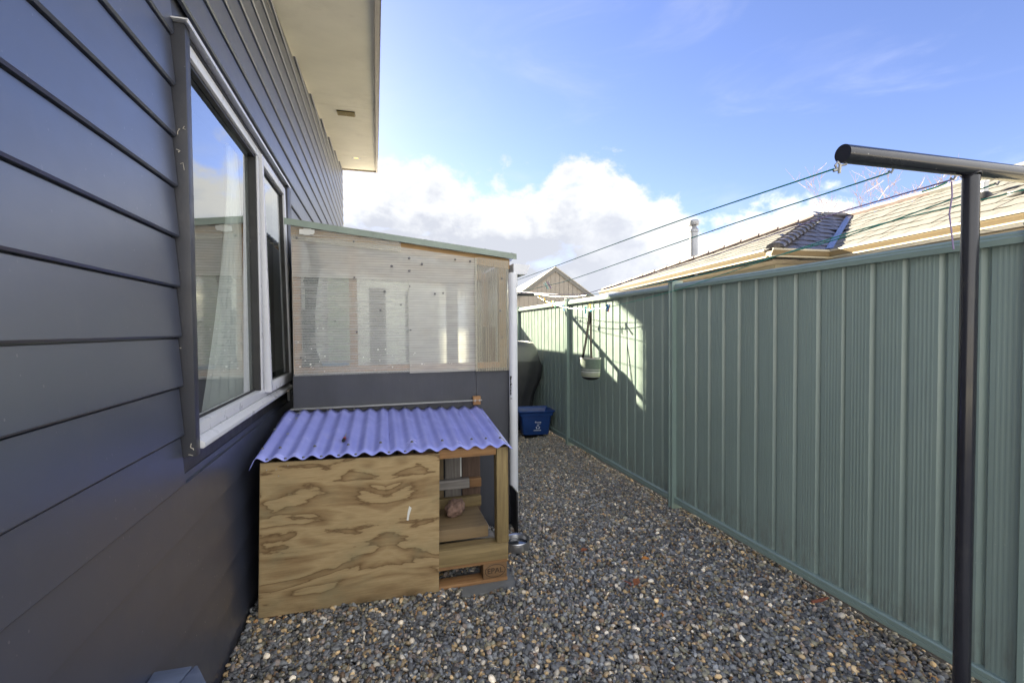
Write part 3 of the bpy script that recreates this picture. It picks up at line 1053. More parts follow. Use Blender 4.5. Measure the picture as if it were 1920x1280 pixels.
for i in range(7):
    tk.box(-.47 + random.uniform(-.03, .05), -.45 + random.uniform(0, .06), SF - .03 - i * .0007, SF - .024 - i * .0003, 2.12 + random.uniform(0, .02), 2.145 + random.uniform(0, .02))
tag(spart(tk, 'packing', 'tape'), kind='stuff')
# gutter and downpipe
gt = MB()
prof = [(.985, 1.972), (.985, 1.892), (1.085, 1.892), (1.118, 1.965), (1.112, 1.967), (1.080, 1.899), (.991, 1.899), (.991, 1.972)]
gt.prism(prof, 'y', SF - .05, 5.35)
gt.prism([(.985, 1.970), (.985, 1.892), (1.085, 1.892), (1.118, 1.964)], 'y', SF - .054, SF - .048)
spart(gt, 'gutter', 'white', bevel=.0)
dp = MB()
dp.tube([(.984, SF - .030, 1.905), (.983, SF - .030, 1.0), (.980, SF - .030, .015)], .0325, 24)
dp.tube([(.984, SF - .030, 1.895), (.984, SF - .030, 1.80)], .0355, 24)
pipe = spart(dp, 'downpipe', 'white', smooth=True)
stk = MB()
a0, a1 = rad(205), rad(245)


def on_pipe(a, z, rr=.0331):
    return (.983 + rr * math.cos(a), SF - .030 + rr * math.sin(a), z)


for (z0, z1) in ((.985, 1.005), (1.008, 1.030), (1.034, 1.048), (1.051, 1.075), (1.079, 1.092), (1.096, 1.128)):
    wv = random.uniform(.2, .9)
    stk.add([on_pipe(a0, z0), on_pipe(a0 + (a1 - a0) * .5, z0), on_pipe(a0 + (a1 - a0) * .5, z1), on_pipe(a0, z1)], [(0, 1, 2, 3)])
    stk.add([on_pipe(a0 + (a1 - a0) * .5, z0), on_pipe(a0 + (a1 - a0) * wv, z0 + .004), on_pipe(a0 + (a1 - a0) * (wv + .2), z1), on_pipe(a0 + (a1 - a0) * .5, z1)], [(0, 1, 2, 3)])
stk.add([on_pipe(a0 + .1, .955), on_pipe(a0 + .5, .955), on_pipe(a0 + .5, .962), on_pipe(a0 + .1, .962)], [(0, 1, 2, 3)])
tag(spart(stk, 'printed_marking', 'black', pipe), kind='stuff')
# packing block fixed to the slate wall
blk = spart(MB().box(.672, .728, SF - .032, SF - .001, .922, .985), 'timber_block', 'orange', bevel=.002)
bk = MB()
for x in (.683, .716):
    bk.box(x, x + .006, SF - .0345, SF - .0325, .945, .962)
each(bk, 'staple', 'galv', blk, spart)

# jagged reflection built as solid strips, then stored things seen through the sheets
S = [(2.162, -.476, -.400), (2.095, -.464, -.394), (2.009, -.448, -.384), (1.922, -.431, -.363), (1.853, -.468, -.381), (1.814, -.483, -.385), (1.776, -.470, -.393),
     (1.625, -.473, -.405), (1.612, -.500, -.409), (1.484, -.493, -.409), (1.348, -.491, -.405), (1.231, -.502, -.366)]
st = MB()
vs, fs = [], []
NS = 6
for i, (z, l, r) in enumerate(S):
    for j in range(NS + 1):
        vs.append((l + (r - l) * j / NS, SF + .0055 + (.005 if j % 2 else 0), z))
for i in range(len(S) - 1):
    for j in range(NS):
        a = i * (NS + 1) + j
        fs.append((a, a + 1, a + NS + 2, a + NS + 1))
stp = spart(st.add(vs, fs), 'reflection_strip', 'shade')
st2 = MB()
vs, fs = [], []
for i, (z, l, r) in enumerate([(2.175, -.50, -.36), (2.16, -.51, -.345), (2.135, -.485, -.38), (2.12, -.470, -.396), (2.075, -.462, -.391), (2.055, -.458, -.389)]):
    vs += [(l, SF + .0045, z), (r, SF + .0045, z)]
for i in range(5):
    fs.append((2 * i, 2 * i + 1, 2 * i + 3, 2 * i + 2))
spart(st2.add(vs, fs), 'brown_reflection_cap', 'reflbrown')
tag(MB().box(-.36, -.20, 3.80, 3.815, 1.0, 1.90).build('pale_green_board', 'palegreen'), 'pale green board standing inside the shed, hazy through the clear wall', 'board')
tag(MB().box(-.46, -.21, 3.56, 3.74, .98, 1.25).build('storage_tub', 'bluetub', bevel=.012), 'blue tub inside the shed at the foot of the clear wall', 'tub')
tag(MB().box(-.06, .06, 3.70, 3.75, .4, 1.80).build('grey_plank', 'greyboard'), 'dark grey plank upright inside the shed right of the orange stud', 'plank')
tag(MB().box(.54, .62, 3.75, 3.85, .4, 1.86).build('grey_post', 'greyboard'), 'dark grey post inside the shed towards the white downpipe', 'post')
tag(MB().box(.24, .50, 4.0, 4.35, .2, 1.82).build('white_cabinet', 'inner', bevel=.01), 'pale cabinet inside the shed behind the clear sheets', 'cabinet')
tag(MB().box(.80, .88, 3.56, 3.66, .4, 1.50).build('brown_post', 'slat2'), 'dark brown post inside the shed behind the stained end sheet', 'post')

# ================================================================ KENNEL
KF = 2.64
ken = thing('dog_kennel', 'home-made plywood dog kennel with a violet corrugated roof against the shed', 'kennel', loc=(0.07, KF, 0))
KO = Vector((0.07, KF, 0))


def kpart(mb, name, m, parent=None, **k):
    o = mb.build(name, m, parent if parent is not None else ken, **k)
    if parent is None:
        o.location = -KO
    return o


# front plywood (slightly splayed), butt edge in a darker laminate
pf = MB()
ptop = [(-.583 + (.905 * i / 24), .812 - .025 * i / 24) for i in range(25)]
pf.prism([(-.606, .018), (.309, .008)] + [(x, z) for x, z in reversed(ptop)], 'y', KF - .012, KF + .004)
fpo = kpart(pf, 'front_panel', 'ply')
kpart(MB().prism([(-.6085, .018), (-.6062, .018), (-.5832, .812), (-.5855, .812)], 'y', KF - .0125, KF + .005), 'panel_edge', 'plyedge')
nl = MB()
for x, z in ((-.555, .775), (-.455, .79), (-.50, .74), (-.51, .775), (.0, .795)):
    nl.lathe([(0, 0), (.003, 0), (.002, .002), (0, .002)], 6)
    q = len(nl.v)
    for i in range(q - 24, q):
        a, b_, c_ = nl.v[i]
        nl.v[i] = (x + a, KF - .0125 - c_, z + b_)
each(nl, 'nail', 'galv', None, kpart)
tp = MB()
vs = [(.137, .435), (.147, .432), (.152, .462), (.164, .500), (.152, .512), (.143, .478)]
tp.prism(vs, 'y', KF - .0145, KF - .0125)
kpart(tp, 'tape_strip', 'tape')
# left side and back
kpart(MB().box(-.575, -.560, KF + .005, 3.40, .14, .80), 'side_panel', 'ply')
# pallet base
pal = kpart(MB().box(-.585, .715, KF + .006, KF + .10, .112, .134), 'pallet', 'orange', bevel=.002)
for i, y in enumerate((2.80, 2.96, 3.12, 3.28)):
    kpart(MB().box(-.585, .715, y, y + .12, .112, .133), 'deck_board', 'greywood', pal, bevel=.002)
for y in (KF + .006, 2.98, 3.32):
    kpart(MB().box(-.585, .715, y, y + .09, .002, .022), 'bottom_board', 'orange', pal, bevel=.002)
    for x0, x1 in ((-.585, -.44), (-.01, .135), (.570, .712)):
        kpart(MB().box(x0, x1, y + .003, y + .10, .0225, .1115), 'pallet_block', 'palletblk', pal, bevel=.002)
# EPAL stamp on the end block
cu = bpy.data.curves.new('stamp_text', 'FONT')
cu.body = 'EPAL'
cu.size = .045
cu.extrude = .0006
cu.align_x = 'CENTER'
cu.align_y = 'CENTER'
cu_o = bpy.data.objects.new('stamp_curve', cu)
sme = bpy.data.meshes.new_from_object(cu_o)
bpy.data.objects.remove(cu_o)
sme.materials.clear()
sme.materials.append(M['burn'])
so = bpy.data.objects.new('stamp_text', sme)
COL.objects.link(so)
so.parent = pal
so.location = (.641, KF + .0078, .067)
so.rotation_euler = (rad(90), 0, 0)
ring = MB()
rp = [(.641 + .060 * math.cos(a * math.pi / 20), KF + .0085, .067 + .037 * math.sin(a * math.pi / 20)) for a in range(41)]
ring.tube(rp, .0017, 5, cap=False)
kpart(ring, 'stamp_ring', 'burn', pal)
# sill beam, post, head rail
kpart(MB().box(.3095, .718, KF - .008, KF + .085, .1365, .232), 'sill_beam', 'pine', bevel=.003)
kpart(MB().box(.652, .722, KF - .006, KF + .064, .2335, .795), 'corner_post', 'pinez', bevel=.003)
kpart(MB().box(.320, .651, KF + .002, KF + .04, .752, .806), 'head_rail', 'orange', bevel=.002)
kpart(MB().box(-.56, .30, KF + .006, KF + .04, .74, .79), 'head_rail', 'orange', bevel=.002)
kpart(MB().box(-.54, .622, 2.735, 3.06, .236, .305), 'floor_board', 'floorply', bevel=.003)
# back slats and rails (an upright pallet)
BY = 3.10
x = -.50
for i, (x0, x1, m) in enumerate(((-.5, -.40, 'slat1'), (-.38, -.28, 'slat2'), (-.26, -.15, 'slat1'), (-.13, -.02, 'slat2'), (0, .10, 'slat1'), (.115, .21, 'slat3'),
                                 (.225, .345, 'slat1'), (.355, .405, 'slat3'), (.415, .520, 'slat1'), (.530, .652, 'slat2'))):
    kpart(MB().box(x0, x1, BY, BY + .02, .15, .80), 'back_slat', m, bevel=.0015)
kpart(MB().box(.515, .524, BY - .003, BY - .0005, .50, .79), 'splinter', 'tape')
kpart(MB().box(-.5, .570, BY - .045, BY - .004, .432, .492), 'back_rail', 'greywood', bevel=.002)
kpart(MB().box(.571, .650, BY - .044, BY - .005, .434, .491), 'rail_end', 'orange', bevel=.002)
kpart(MB().box(-.5, .648, BY - .045, BY - .004, .306, .372), 'back_rail', 'pine', bevel=.002)
# corrugated roof
RX0, RX1, RY0, RY1 = -.628, .738, KF - .045, 3.425
RP = .0855


def kz(x, y):
    f = (y - RY0) / (RY1 - RY0)
    base = (.836 - .018 * (x - RX0)) * (1 - f) + (.945 - .030 * (x - RX0)) * f
    amp = .0100
    z = base + amp * math.cos((x - RX0 - .035) * 2 * math.pi / RP)
    z -= .045 * max(0, (RX0 + .03 - x) / .03) ** 1.4 * (1 - f) * .9
    z -= .012 * max(0, (x - RX1 + .05) / .05) ** 2 * (1 - f)
    z += .004 * math.exp(-((x - .0) ** 2 + (y - 2.72) ** 2) / .004) - .006 * math.exp(-((x - .53) ** 2 + (y - 2.85) ** 2) / .003)
    return z


NXr, NYr = 200, 14
vs = [(RX0 + (RX1 - RX0) * i / NXr + .02 * (j / NYr) * (1 if i < NXr / 2 else -.1), RY0 + (RY1 - RY0) * j / NYr, kz(RX0 + (RX1 - RX0) * i / NXr, RY0 + (RY1 - RY0) * j / NYr))
      for j in range(NYr + 1) for i in range(NXr + 1)]
fs = [(j * (NXr + 1) + i, j * (NXr + 1) + i + 1, (j + 1) * (NXr + 1) + i + 1, (j + 1) * (NXr + 1) + i) for j in range(NYr) for i in range(NXr)]
kro = kpart(MB().add(vs, fs), 'roof_sheet', 'pvc', smooth=True, auto=80)
solid(kro, .0022)


def crest(n):
    return RX0 + .035 + RP * n


scr = []
for n in (0, 1, 3, 5, 7, 9, 11, 13, 14, 15):
    scr.append((crest(n), KF + .085 - .002 * n))
for n in (0, 1, 2, 3, 4, 5, 7, 8):
    scr.append((crest(n) + RP / 2, KF - .022))
for n in (1, 3, 5, 9, 12):
    scr.append((crest(n), 3.40))
for (x, y) in scr:
    s_ = MB().lathe([(0, .009), (.004, .0085), (.0065, .006), (.0085, .001), (.009, 0)], 10, (x, y, kz(x, y)))
    kpart(s_, 'roof_screw', 'screw', kro, smooth=True)
for (x, y) in ((crest(0) + .012, 3.02), (crest(1) + .012, 2.93), (crest(1) + .016, 3.22), (crest(1), 3.33)):
    pm = MB()
    for i in range(6):
        xa, xb = x - .020 + i * .008, x - .020 + (i + 1) * .008
        pm.add([(xa, y, kz(xa, y) + .0025), (xb, y, kz(xb, y) + .0025), (xb, y + .022, kz(xb, y + .022) + .0025), (xa, y + .022, kz(xa, y + .022) + .0025)], [(0, 1, 2, 3)])
    kpart(pm, 'sealant_patch', mat('grey_sealant', (0.20, 0.22, 0.24), 0.6), kro)
fb = MB()
fb.box(-.57, .738, 3.434, 3.448, .948, .958)
fb.box(-.57, .738, 3.405, 3.4335, .955, .957)
kpart(fb, 'wall_flashing', 'galv')

# screwdriver left on the roof
scd = thing('screwdriver', 'small red and black handled screwdriver lying on the violet kennel roof', 'screwdriver')
sx_, sy_ = -.195, 2.83
zc = kz(sx_, sy_) + .009
MB().tube([(sx_ - .002, sy_ - .030, zc - .002), (sx_, sy_ - .012, zc)], [.0085, .010], 10).build('handle_butt', 'black', scd, smooth=True)
MB().tube([(sx_, sy_ - .012, zc), (sx_ + .002, sy_ + .02, zc + .002), (sx_ + .003, sy_ + .028, zc + .003)], [.010, .009, .005], 10).build('handle', 'red', scd, smooth=True)
MB().tube([(sx_ + .003, sy_ + .028, zc + .003), (sx_ + .006, sy_ + .095, zc + .010)], .003, 8).build('shaft', 'galv', scd, smooth=True)

# rock on the kennel floor
bm = bmesh.new()
bmesh.ops.create_icosphere(bm, subdivisions=4, radius=1)
from mathutils import noise as mnoise
for v in bm.verts:
    d = 1 + .35 * mnoise.noise(v.co * 1.6 + Vector((3, 1, 2))) + .16 * mnoise.noise(v.co * 4.5)
    v.co = Vector((v.co.x * .062 * d, v.co.y * .05 * d, v.co.z * .048 * d))
    if v.co.z > .022 and v.co.x > -.01:
        v.co.z += .012
me = bpy.data.meshes.new('rock')
bm.to_mesh(me)
bm.free()
me.materials.append(M['rock'])
for p in me.polygons:
    p.use_smooth = True
ro = bpy.data.objects.new('rock', me)
COL.objects.link(ro)
ro.location = (.452, 2.93, .352)
ro.rotation_euler = (.2, -.25, .5)
tag(ro, 'rough pinkish brown stone lying on the kennel floor by its opening', 'rock')

# dog bowl
bw = thing('dog_bowl', 'round stainless steel dog bowl of water on the pebbles by the kennel', 'bowl', loc=(.882, 3.02, 0))
MB().lathe([(0, .010), (.060, .010), (.074, .022), (.080, .058), (.088, .064), (.091, .060), (.086, .054), (.090, .012), (.086, .002), (0, .002)], 48).build('bowl_shell', 'steel', bw, smooth=True)
MB().lathe([(0, .036), (.0755, .036)], 40).build('bowl_water', 'water', bw)
tag(MB().box(.43, .765, 2.55, 2.80, -.022, .0015).build('paving_slab', 'concrete', bevel=.004), 'thin grey concrete slab under the right corner of the kennel pallet', 'slab')
tag(MB().box(.948, .960, 3.24, 3.425, -.02, .30).build('black_board', 'black', bevel=.002), 'narrow black board standing at the foot of the white downpipe', 'board')

# weathered box in the near left corner
bx = thing('garden_box', 'blue-grey weathered box with a clipped corner standing against the slate wall', 'box', loc=(-.57, 1.45, 0))
bxp = [(-.100, .200), (.018, .195), (.072, .100), (.072, -.25), (-.100, -.25)]
MB().prism([(a * .94, b_ * .97) for a, b_ in bxp], 'z', -.02, .425).build('box_body', 'slate', bx)
MB().prism([(-.100, .200), (.004, .196), (-.03, .04), (-.100, .04)], 'z', .428, .450).build('lid_board', 'bluegrey', bx, bevel=.003)
MB().prism([(.009, .196), (.018, .195), (.072, .100), (.072, -.25), (-.100, -.25), (-.100, .035), (-.026, .035)], 'z', .428, .4495).build('lid_board', 'bluegrey', bx, bevel=.003)

# ================================================================ FENCE
FX = 2.345
fen = thing('steel_fence', 'green ribbed steel panel fence along the right side of the pebble path', 'fence', loc=(FX, 4.5, 0))
FO = Vector((FX, 4.5, 0))


def fpart(mb, name, m, **k):
    o = mb.build(name, m, fen, **k)
    o.location = -FO
    return o


POSTS = [-1.10, 1.13, 3.355, 5.585, 7.765, 9.98, 12.2]
PIT = .1483
D = .017


def pan_profile(y_from, y_to, start):
    """x offset of the ribbed sheet at y; start = y of the far (bright) edge of a pan"""
    pts = [(y_to, None)]
    return pts


def sheet_line(ya, yb, ref):
    """polyline (x,y) of a sheet between ya<yb; pans raised toward the path, rib edges at ref - n*PIT"""
    out = []
    n0 = math.floor((ref - yb) / PIT) - 1
    n1 = math.ceil((ref - ya) / PIT) + 1
    xs, xv = FX, FX + D
    for n in range(n1, n0 - 1, -1):
        e = ref - n * PIT                      # far edge of pan (top of the far slope)
        near = e - PIT + .034
        seq = [(near - .014, xv), (near, xs)]
        a, b_ = near + .014, e - .014
        for q in range(5):
            c = a + (b_ - a) * (q + .5) / 5
            seq += [(c - .0055, xs), (c - .0025, xs - .0011), (c + .0025, xs - .0011), (c + .0055, xs)]
        seq += [(e, xs), (e + .012, xv)]
        out += seq
    out = [(x, y) for y, x in sorted(out) if ya < y < yb]
    return [(out[0][0], ya)] + out + [(out[-1][0], yb)]


for i in range(len(POSTS) - 1):
    a, b_ = POSTS[i] + .02, POSTS[i + 1] - .02
    for s_ in range(3):
        ya = a + (b_ - a) * s_ / 3
        yb = a + (b_ - a) * (s_ + 1) / 3
        dx = .0012 * (s_ % 2)
        ln = [(x + dx, y) for x, y in sheet_line(ya - (.01 if s_ else 0), yb, 3.205)]
        o = fpart(MB().sheet(ln, 'z', .05, 1.80, 3), 'fence_sheet', 'fence')
    tr_ = MB()
    prof = [(2.318, 1.788), (2.316, 1.812), (2.322, 1.818), (2.322, 1.826), (2.330, 1.836), (2.382, 1.836), (2.392, 1.826), (2.392, 1.788), (2.384, 1.788), (2.384, 1.8), (2.326, 1.8), (2.326, 1.788)]
    tr_.prism(prof, 'y', POSTS[i] + .022, POSTS[i + 1] - .022)
    fpart(tr_, 'top_rail', 'fencerail')
    br = MB()
    prof = [(2.326, .040), (2.320, .046), (2.320, .066), (2.324, .069), (2.320, .072), (2.320, .088), (2.327, .094), (2.334, .092), (2.384, .092), (2.392, .085), (2.392, .04)]
    br.prism(prof, 'y', POSTS[i] + .022, POSTS[i + 1] - .022)
    fpart(br, 'bottom_rail', 'fencerail')
for y in POSTS:
    p = MB()
    prof = [(2.306, y - .029), (2.306, y - .011), (2.312, y - .007), (2.312, y + .007), (2.306, y + .011), (2.306, y + .029), (2.400, y + .029), (2.400, y - .029)]
    p.prism(prof, 'z', -.05, 1.848)
    fpart(p, 'fence_post', 'fencerail', bevel=.0)
    fpart(MB().box(2.301, 2.405, y - .034, y + .034, 1.8485, 1.862), 'post_cap', 'fencerail', bevel=.003)

# ================================================================ CLOTHES LINE
tee = thing('clothesline_tee', 'black tubular clothesline post with a crossbar close on the right', 'clothesline post', loc=(1.938, 1.12, 0))
MB().tube([(0, 0, -.05), (.004, 0, .9), (.007, 0, 1.985)], .0240, 40).build('post', 'tee', tee, smooth=True)
MB().tube([(-.558, .002, 2.010), (.02, 0, 2.012), (.60, 0, 2.014)], .0275, 40).build('crossbar', 'tee', tee, smooth=True)
wd = MB()
wp = []
for a in range(33):
    t_ = a * math.pi / 16
    xx, yy = .026 * math.cos(t_), .026 * math.sin(t_)
    wp.append((.007 + xx, yy * .93, 2.011 - math.sqrt(max(0, .0285 ** 2 - (yy * .93) ** 2)) - .001))
wd.tube(wp, .0035, 6, cap=False)
wd.build('weld', 'tee', tee, smooth=True)
hk = MB()
hx = -.575
hk.tube([(hx + .03, .0, 1.978), (hx + .008, .0, 1.972), (hx - .006, .0, 1.982), (hx - .012, .002, 1.972), (hx - .004, .004, 1.962), (hx + .008, .003, 1.968)], .0035, 8)
hk.tube([(hx + .0, -.004, 1.975), (hx + .004, .002, 1.948)], .0045, 8)
hk.tube([(hx - .014, .006, 1.956), (hx + .006, .002, 1.962)], .0040, 8)
hk.build('line_hook', 'galv', tee, smooth=True)
for xk in (-.356, -.075, .143, .33):
    e_ = MB()
    e_.tube([(xk, -.004, 1.979), (xk, .002, 1.968), (xk, .010, 1.976)], .0035, 8)
    e_.build('line_eye', 'galv', tee, smooth=True)

FY = 6.15
far = thing('clothesline_tee', 'far clothesline crossbar, its black end just past the downpipe', 'clothesline post', loc=(1.70, FY, 0))
MB().tube([(0, 0, -.05), (0, 0, 1.94)], .0285, 20).build('post', 'tee', far, smooth=True)
MB().tube([(-.37, 0, 1.962), (.375, 0, 1.955)], .024, 20).build('crossbar', 'tee', far, smooth=True)

LG = 'lines strung between the two clothesline crossbars'


def wire(name, pts, m, label, extra=None):
    P = [Vector(p) for p in pts]
    # smooth interpolation through the measured heights
    out = []
    for i in range(len(P) - 1):
        p0, p1, p2, p3 = P[max(i - 1, 0)], P[i], P[i + 1], P[min(i + 2, len(P) - 1)]
        for s_ in range(8):
            u = s_ / 8
            q = p1.lerp(p2, u)
            m1, m2 = (p2.z - p0.z) / max(1e-4, (p2.y - p0.y)) * (p2.y - p1.y), (p3.z - p1.z) / max(1e-4, (p3.y - p1.y)) * (p2.y - p1.y)
            h = (2 * u ** 3 - 3 * u * u + 1) * p1.z + (u ** 3 - 2 * u * u + u) * m1 + (-2 * u ** 3 + 3 * u * u) * p2.z + (u ** 3 - u * u) * m2
            q.z = h
            out.append(q)
    out.append(P[-1])
    mb = MB().tube(out, .0027, 8)
    if extra:
        for ln, r in extra:
            mb.tube(ln, r, 6)
    return tag(mb.build(name, m, smooth=True), label, 'clothesline wire', LG)


wire('line_wire', [(1.362, 1.135, 1.966), (1.36, 2.0, 1.980), (1.36, 4.24, 1.975), (1.36, FY, 1.985)], 'wire',
     'topmost clothesline wire, from the hook at the crossbar tip to the shed gutter')
wire('line_wire', [(1.582, 1.13, 1.970), (1.595, 2.0, 1.956), (1.60, 3.79, 1.900), (1.60, 4.45, 1.905), (1.60, 4.9, 1.91), (1.60, FY, 1.985)], 'wire',
     'second clothesline wire from the top, with a mint and a mauve peg')
wire('line_wire', [(1.865, 1.13, 1.970), (1.88, 1.64, 1.955), (1.90, 2.375, 1.900), (1.90, 3.69, 1.830), (1.90, 4.27, 1.815), (1.90, FY, 1.985)], 'purple',
     'mauve line with loose ends hanging beside the near post',
     [([(1.868, 1.13, 1.965), (1.880, 1.135, 1.92), (1.876, 1.14, 1.86), (1.890, 1.14, 1.79), (1.899, 1.14, 1.74)], .0024),
      ])
tl_ = MB().tube([(1.864, 1.14, 1.966), (1.850, 1.16, 1.955), (1.822, 1.19, 1.944)], .0028, 6)
tag(tl_.build('cord_end', 'wire', smooth=True), 'short cut green cord end under the crossbar, left of the post', 'cord')
wire('line_wire', [(2.08, 1.13, 1.972), (2.10, 1.74, 1.893), (2.10, 2.89, 1.828), (2.09, 4.0, 1.822), (2.08, 5.03, 1.845), (2.06, FY, 1.960)], 'wire',
     'green wire leaving the crossbar just right of the post, without pegs')
L5 = [(2.268, 1.13, 1.972), (2.25, 1.787, 1.943), (2.22, 3.07, 1.780), (2.20, 3.54, 1.734), (2.18, 4.16, 1.690), (2.16, 4.55, 1.684), (2.13, 5.2, 1.735), (2.10, 5.75, 1.84), (2.07, FY, 1.955)]
wire('line_wire', L5, 'wire', 'sagging green wire along the fence that carries the striped peg bag')


def peg(p, m, tilt, label, rz_=0.0, flip=0, m2=None):
    r = thing('clothes_peg', label, 'clothes peg', 'clothes pegs left on the lines', loc=p)
    for s_ in (-1, 1):
        q = MB()
        q.add([(s_ * .002, -.006, -.038), (s_ * .008, -.006, -.036), (s_ * .006, -.006, 0), (s_ * .013, -.006, .034), (s_ * .009, -.006, .036), (s_ * .001, -.006, .004),
               (s_ * .002, .006, -.038), (s_ * .008, .006, -.036), (s_ * .006, .006, 0), (s_ * .013, .006, .034), (s_ * .009, .006, .036), (s_ * .001, .006, .004)],
              [(0, 1, 2, 5), (5, 2, 3, 4), (6, 11, 8, 7), (11, 10, 9, 8), (0, 6, 7, 1), (1, 7, 8, 2), (2, 8, 9, 3), (3, 9, 10, 4), (4, 10, 11, 5), (5, 11, 6, 0)])
        q.build('peg_leg', m if s_ < 0 or m2 is None else m2, r)
    MB().tube([(-.008, -.007, .004), (.008, -.007, .004)], .002, 6).build('spring', 'galv', r)
    r.rotation_euler = (flip, tilt, rz_)
    return r


def on5(y):
    for a, b_ in zip(L5[:-1], L5[1:]):
        if a[1] <= y <= b_[1]:
            f = (y - a[1]) / (b_[1] - a[1])
            return Vector(a).lerp(Vector(b_), f)


peg((1.60, 4.37, 1.905), 'pegmint', -.55, 'mint peg, left one of the pair on the upper wire before the grey gable')
peg((1.60, 4.28, 1.908), 'pegmauve', -.5, 'mauve and white peg, right one of the pair on the upper wire', m2='peggrey')
p_ = on5(5.95); peg((p_.x, p_.y, p_.z + .005), 'pegyellow', -.45, 'yellow peg nearest the white downpipe', rz_=.4)
p_ = on5(5.78); peg((p_.x, p_.y, p_.z), 'pegyellow', -.5, 'small yellow peg, second from the downpipe', rz_=.2)
p_ = on5(5.55); peg((p_.x, p_.y, p_.z - .005), 'pegyellow', .1, 'orange and yellow peg beside the dark green one', m2='pegred')
p_ = on5(5.46); peg((p_.x, p_.y, p_.z - .005), 'peggreen', .0, 'dark green peg above the far fence bay')
p_ = on5(5.22); peg((p_.x, p_.y, p_.z - .01), 'pegblue', -.3, 'dull blue peg hanging alone left of the fence post')
p_ = on5(4.66); peg((p_.x, p_.y, p_.z - .012), 'pegcyan', .05, 'cyan peg just left of the peg bag strap', rz_=.5)
p_ = on5(4.56); peg((p_.x, p_.y, p_.z + .015), 'pegyellow', .0, 'yellow peg holding the top of the bag strap', flip=math.pi)
p_ = on5(4.50); peg((p_.x, p_.y, p_.z - .008), 'pegcyan', 1.1, 'cyan peg lying sideways across the bag strap')
p_ = on5(4.20); peg((p_.x, p_.y, p_.z - .008), 'pegblue', -.25, 'blue peg, left of the crossed pair right of the bag', rz_=.6)
p_ = on5(4.18); peg((p_.x, p_.y, p_.z - .012), 'pegblue', .35, 'red and blue peg, right of the crossed pair', m2='pegred', flip=math.pi)

# peg bag
BP = on5(4.56)
bag = thing('peg_bag', 'striped sage canvas peg bag hanging by a black strap from the wire', 'bag', loc=(BP.x, BP.y, 0))
bag.rotation_euler = (0, 0, rad(-67))
bag.scale = (1.22, 1, 1)
zt, zm = 1.165, .97


def bring(z, rx, ry, n=28):
    return [(rx * math.cos(2 * math.pi * i / n) * (1 + .04 * math.sin(3 * 2 * math.pi * i / n)), ry * math.sin(2 * math.pi * i / n), z) for i in range(n)]


def band(levels, name, m, capb=False):
    vs, fs = [], []
    n = 28
    for (z, rx, ry) in levels:
        vs += bring(z, rx, ry)
    for i in range(len(levels) - 1):
        for k_ in range(n):
            k2 = (k_ + 1) % n
            fs.append((i * n + k_, i * n + k2, (i + 1) * n + k2, (i + 1) * n + k_))
    if capb:
        fs.append(tuple((len(levels) - 1) * n + k_ for k_ in range(n)))
    return MB().add(vs, fs).build(name, m, bag, smooth=True)


band([(1.168, .104, .070), (1.172, .107, .073), (1.160, .108, .074)], 'bag_rim', 'bagwhite')
band([(1.160, .106, .072), (1.10, .102, .075), (1.055, .099, .076)], 'bag_body', 'bagcloth')
band([(1.055, .0995, .0765), (1.046, .0985, .0765)], 'stripe', 'bagwhite')
band([(1.046, .098, .076), (1.034, .097, .076)], 'stripe', 'bagcloth')
band([(1.034, .0975, .0765), (1.014, .096, .0765)], 'stripe', 'bagwhite')
band([(1.014, .0955, .076), (1.004, .095, .076)], 'stripe', 'bagolive')
band([(1.004, .0955, .0765), (.996, .095, .0765)], 'stripe', 'bagwhite')
band([(.996, .0945, .076), (.980, .093, .075)], 'stripe', 'bagolive')
band([(.980, .0935, .0755), (.973, .092, .075)], 'stripe', 'bagwhite')
band([(.973, .092, .075), (.962, .085, .070), (.946, .062, .052), (.937, .030, .026)], 'bag_base', 'bagblack', True)
stb = MB()
Bz = BP.z
for pts in ([(-.050, -.05, 1.165), (-.030, -.03, 1.33), (-.004, -.004, 1.60), (.004, 0, Bz - .005)], [(.050, -.05, 1.165), (.030, -.03, 1.36), (.012, -.004, 1.58), (.008, 0, Bz - .005)]):
    for a, b_ in zip(pts[:-1], pts[1:]):
        stb.bar(a, b_, .024, .004, up=(0, 1, .01))
stb.build('strap', 'bagblack', bag)

# ================================================================ BIN, BARBECUE
bn = thing('recycling_bin', 'blue open recycling crate with white print at the foot of the fence', 'recycling bin', loc=(2.065, 6.06, .030))
bn.rotation_euler = (0, 0, rad(-8))


def rrect(hx_, hy_, r, z, cy=0.0, n=5):
    out = []
    for (cx, c2, a0_) in ((hx_ - r, hy_ - r, 0), (-hx_ + r, hy_ - r, 90), (-hx_ + r, -hy_ + r, 180), (hx_ - r, -hy_ + r, 270)):
        for i in range(n + 1):
            a = rad(a0_ + 90 * i / n)
            out.append((cx + r * math.cos(a), cy + c2 + r * math.sin(a), z))
    return out


def loft(levels, capb=True):
    vs, fs = [], []
    n = len(levels[0])
    for L_ in levels:
        vs += L_
    for i in range(len(levels) - 1):
        for k_ in range(n):
            k2 = (k_ + 1) % n
            fs.append((i * n + k_, i * n + k2, (i + 1) * n + k2, (i + 1) * n + k_))
    if capb:
        fs.append(tuple(range(n)))
    return MB().add(vs, fs)


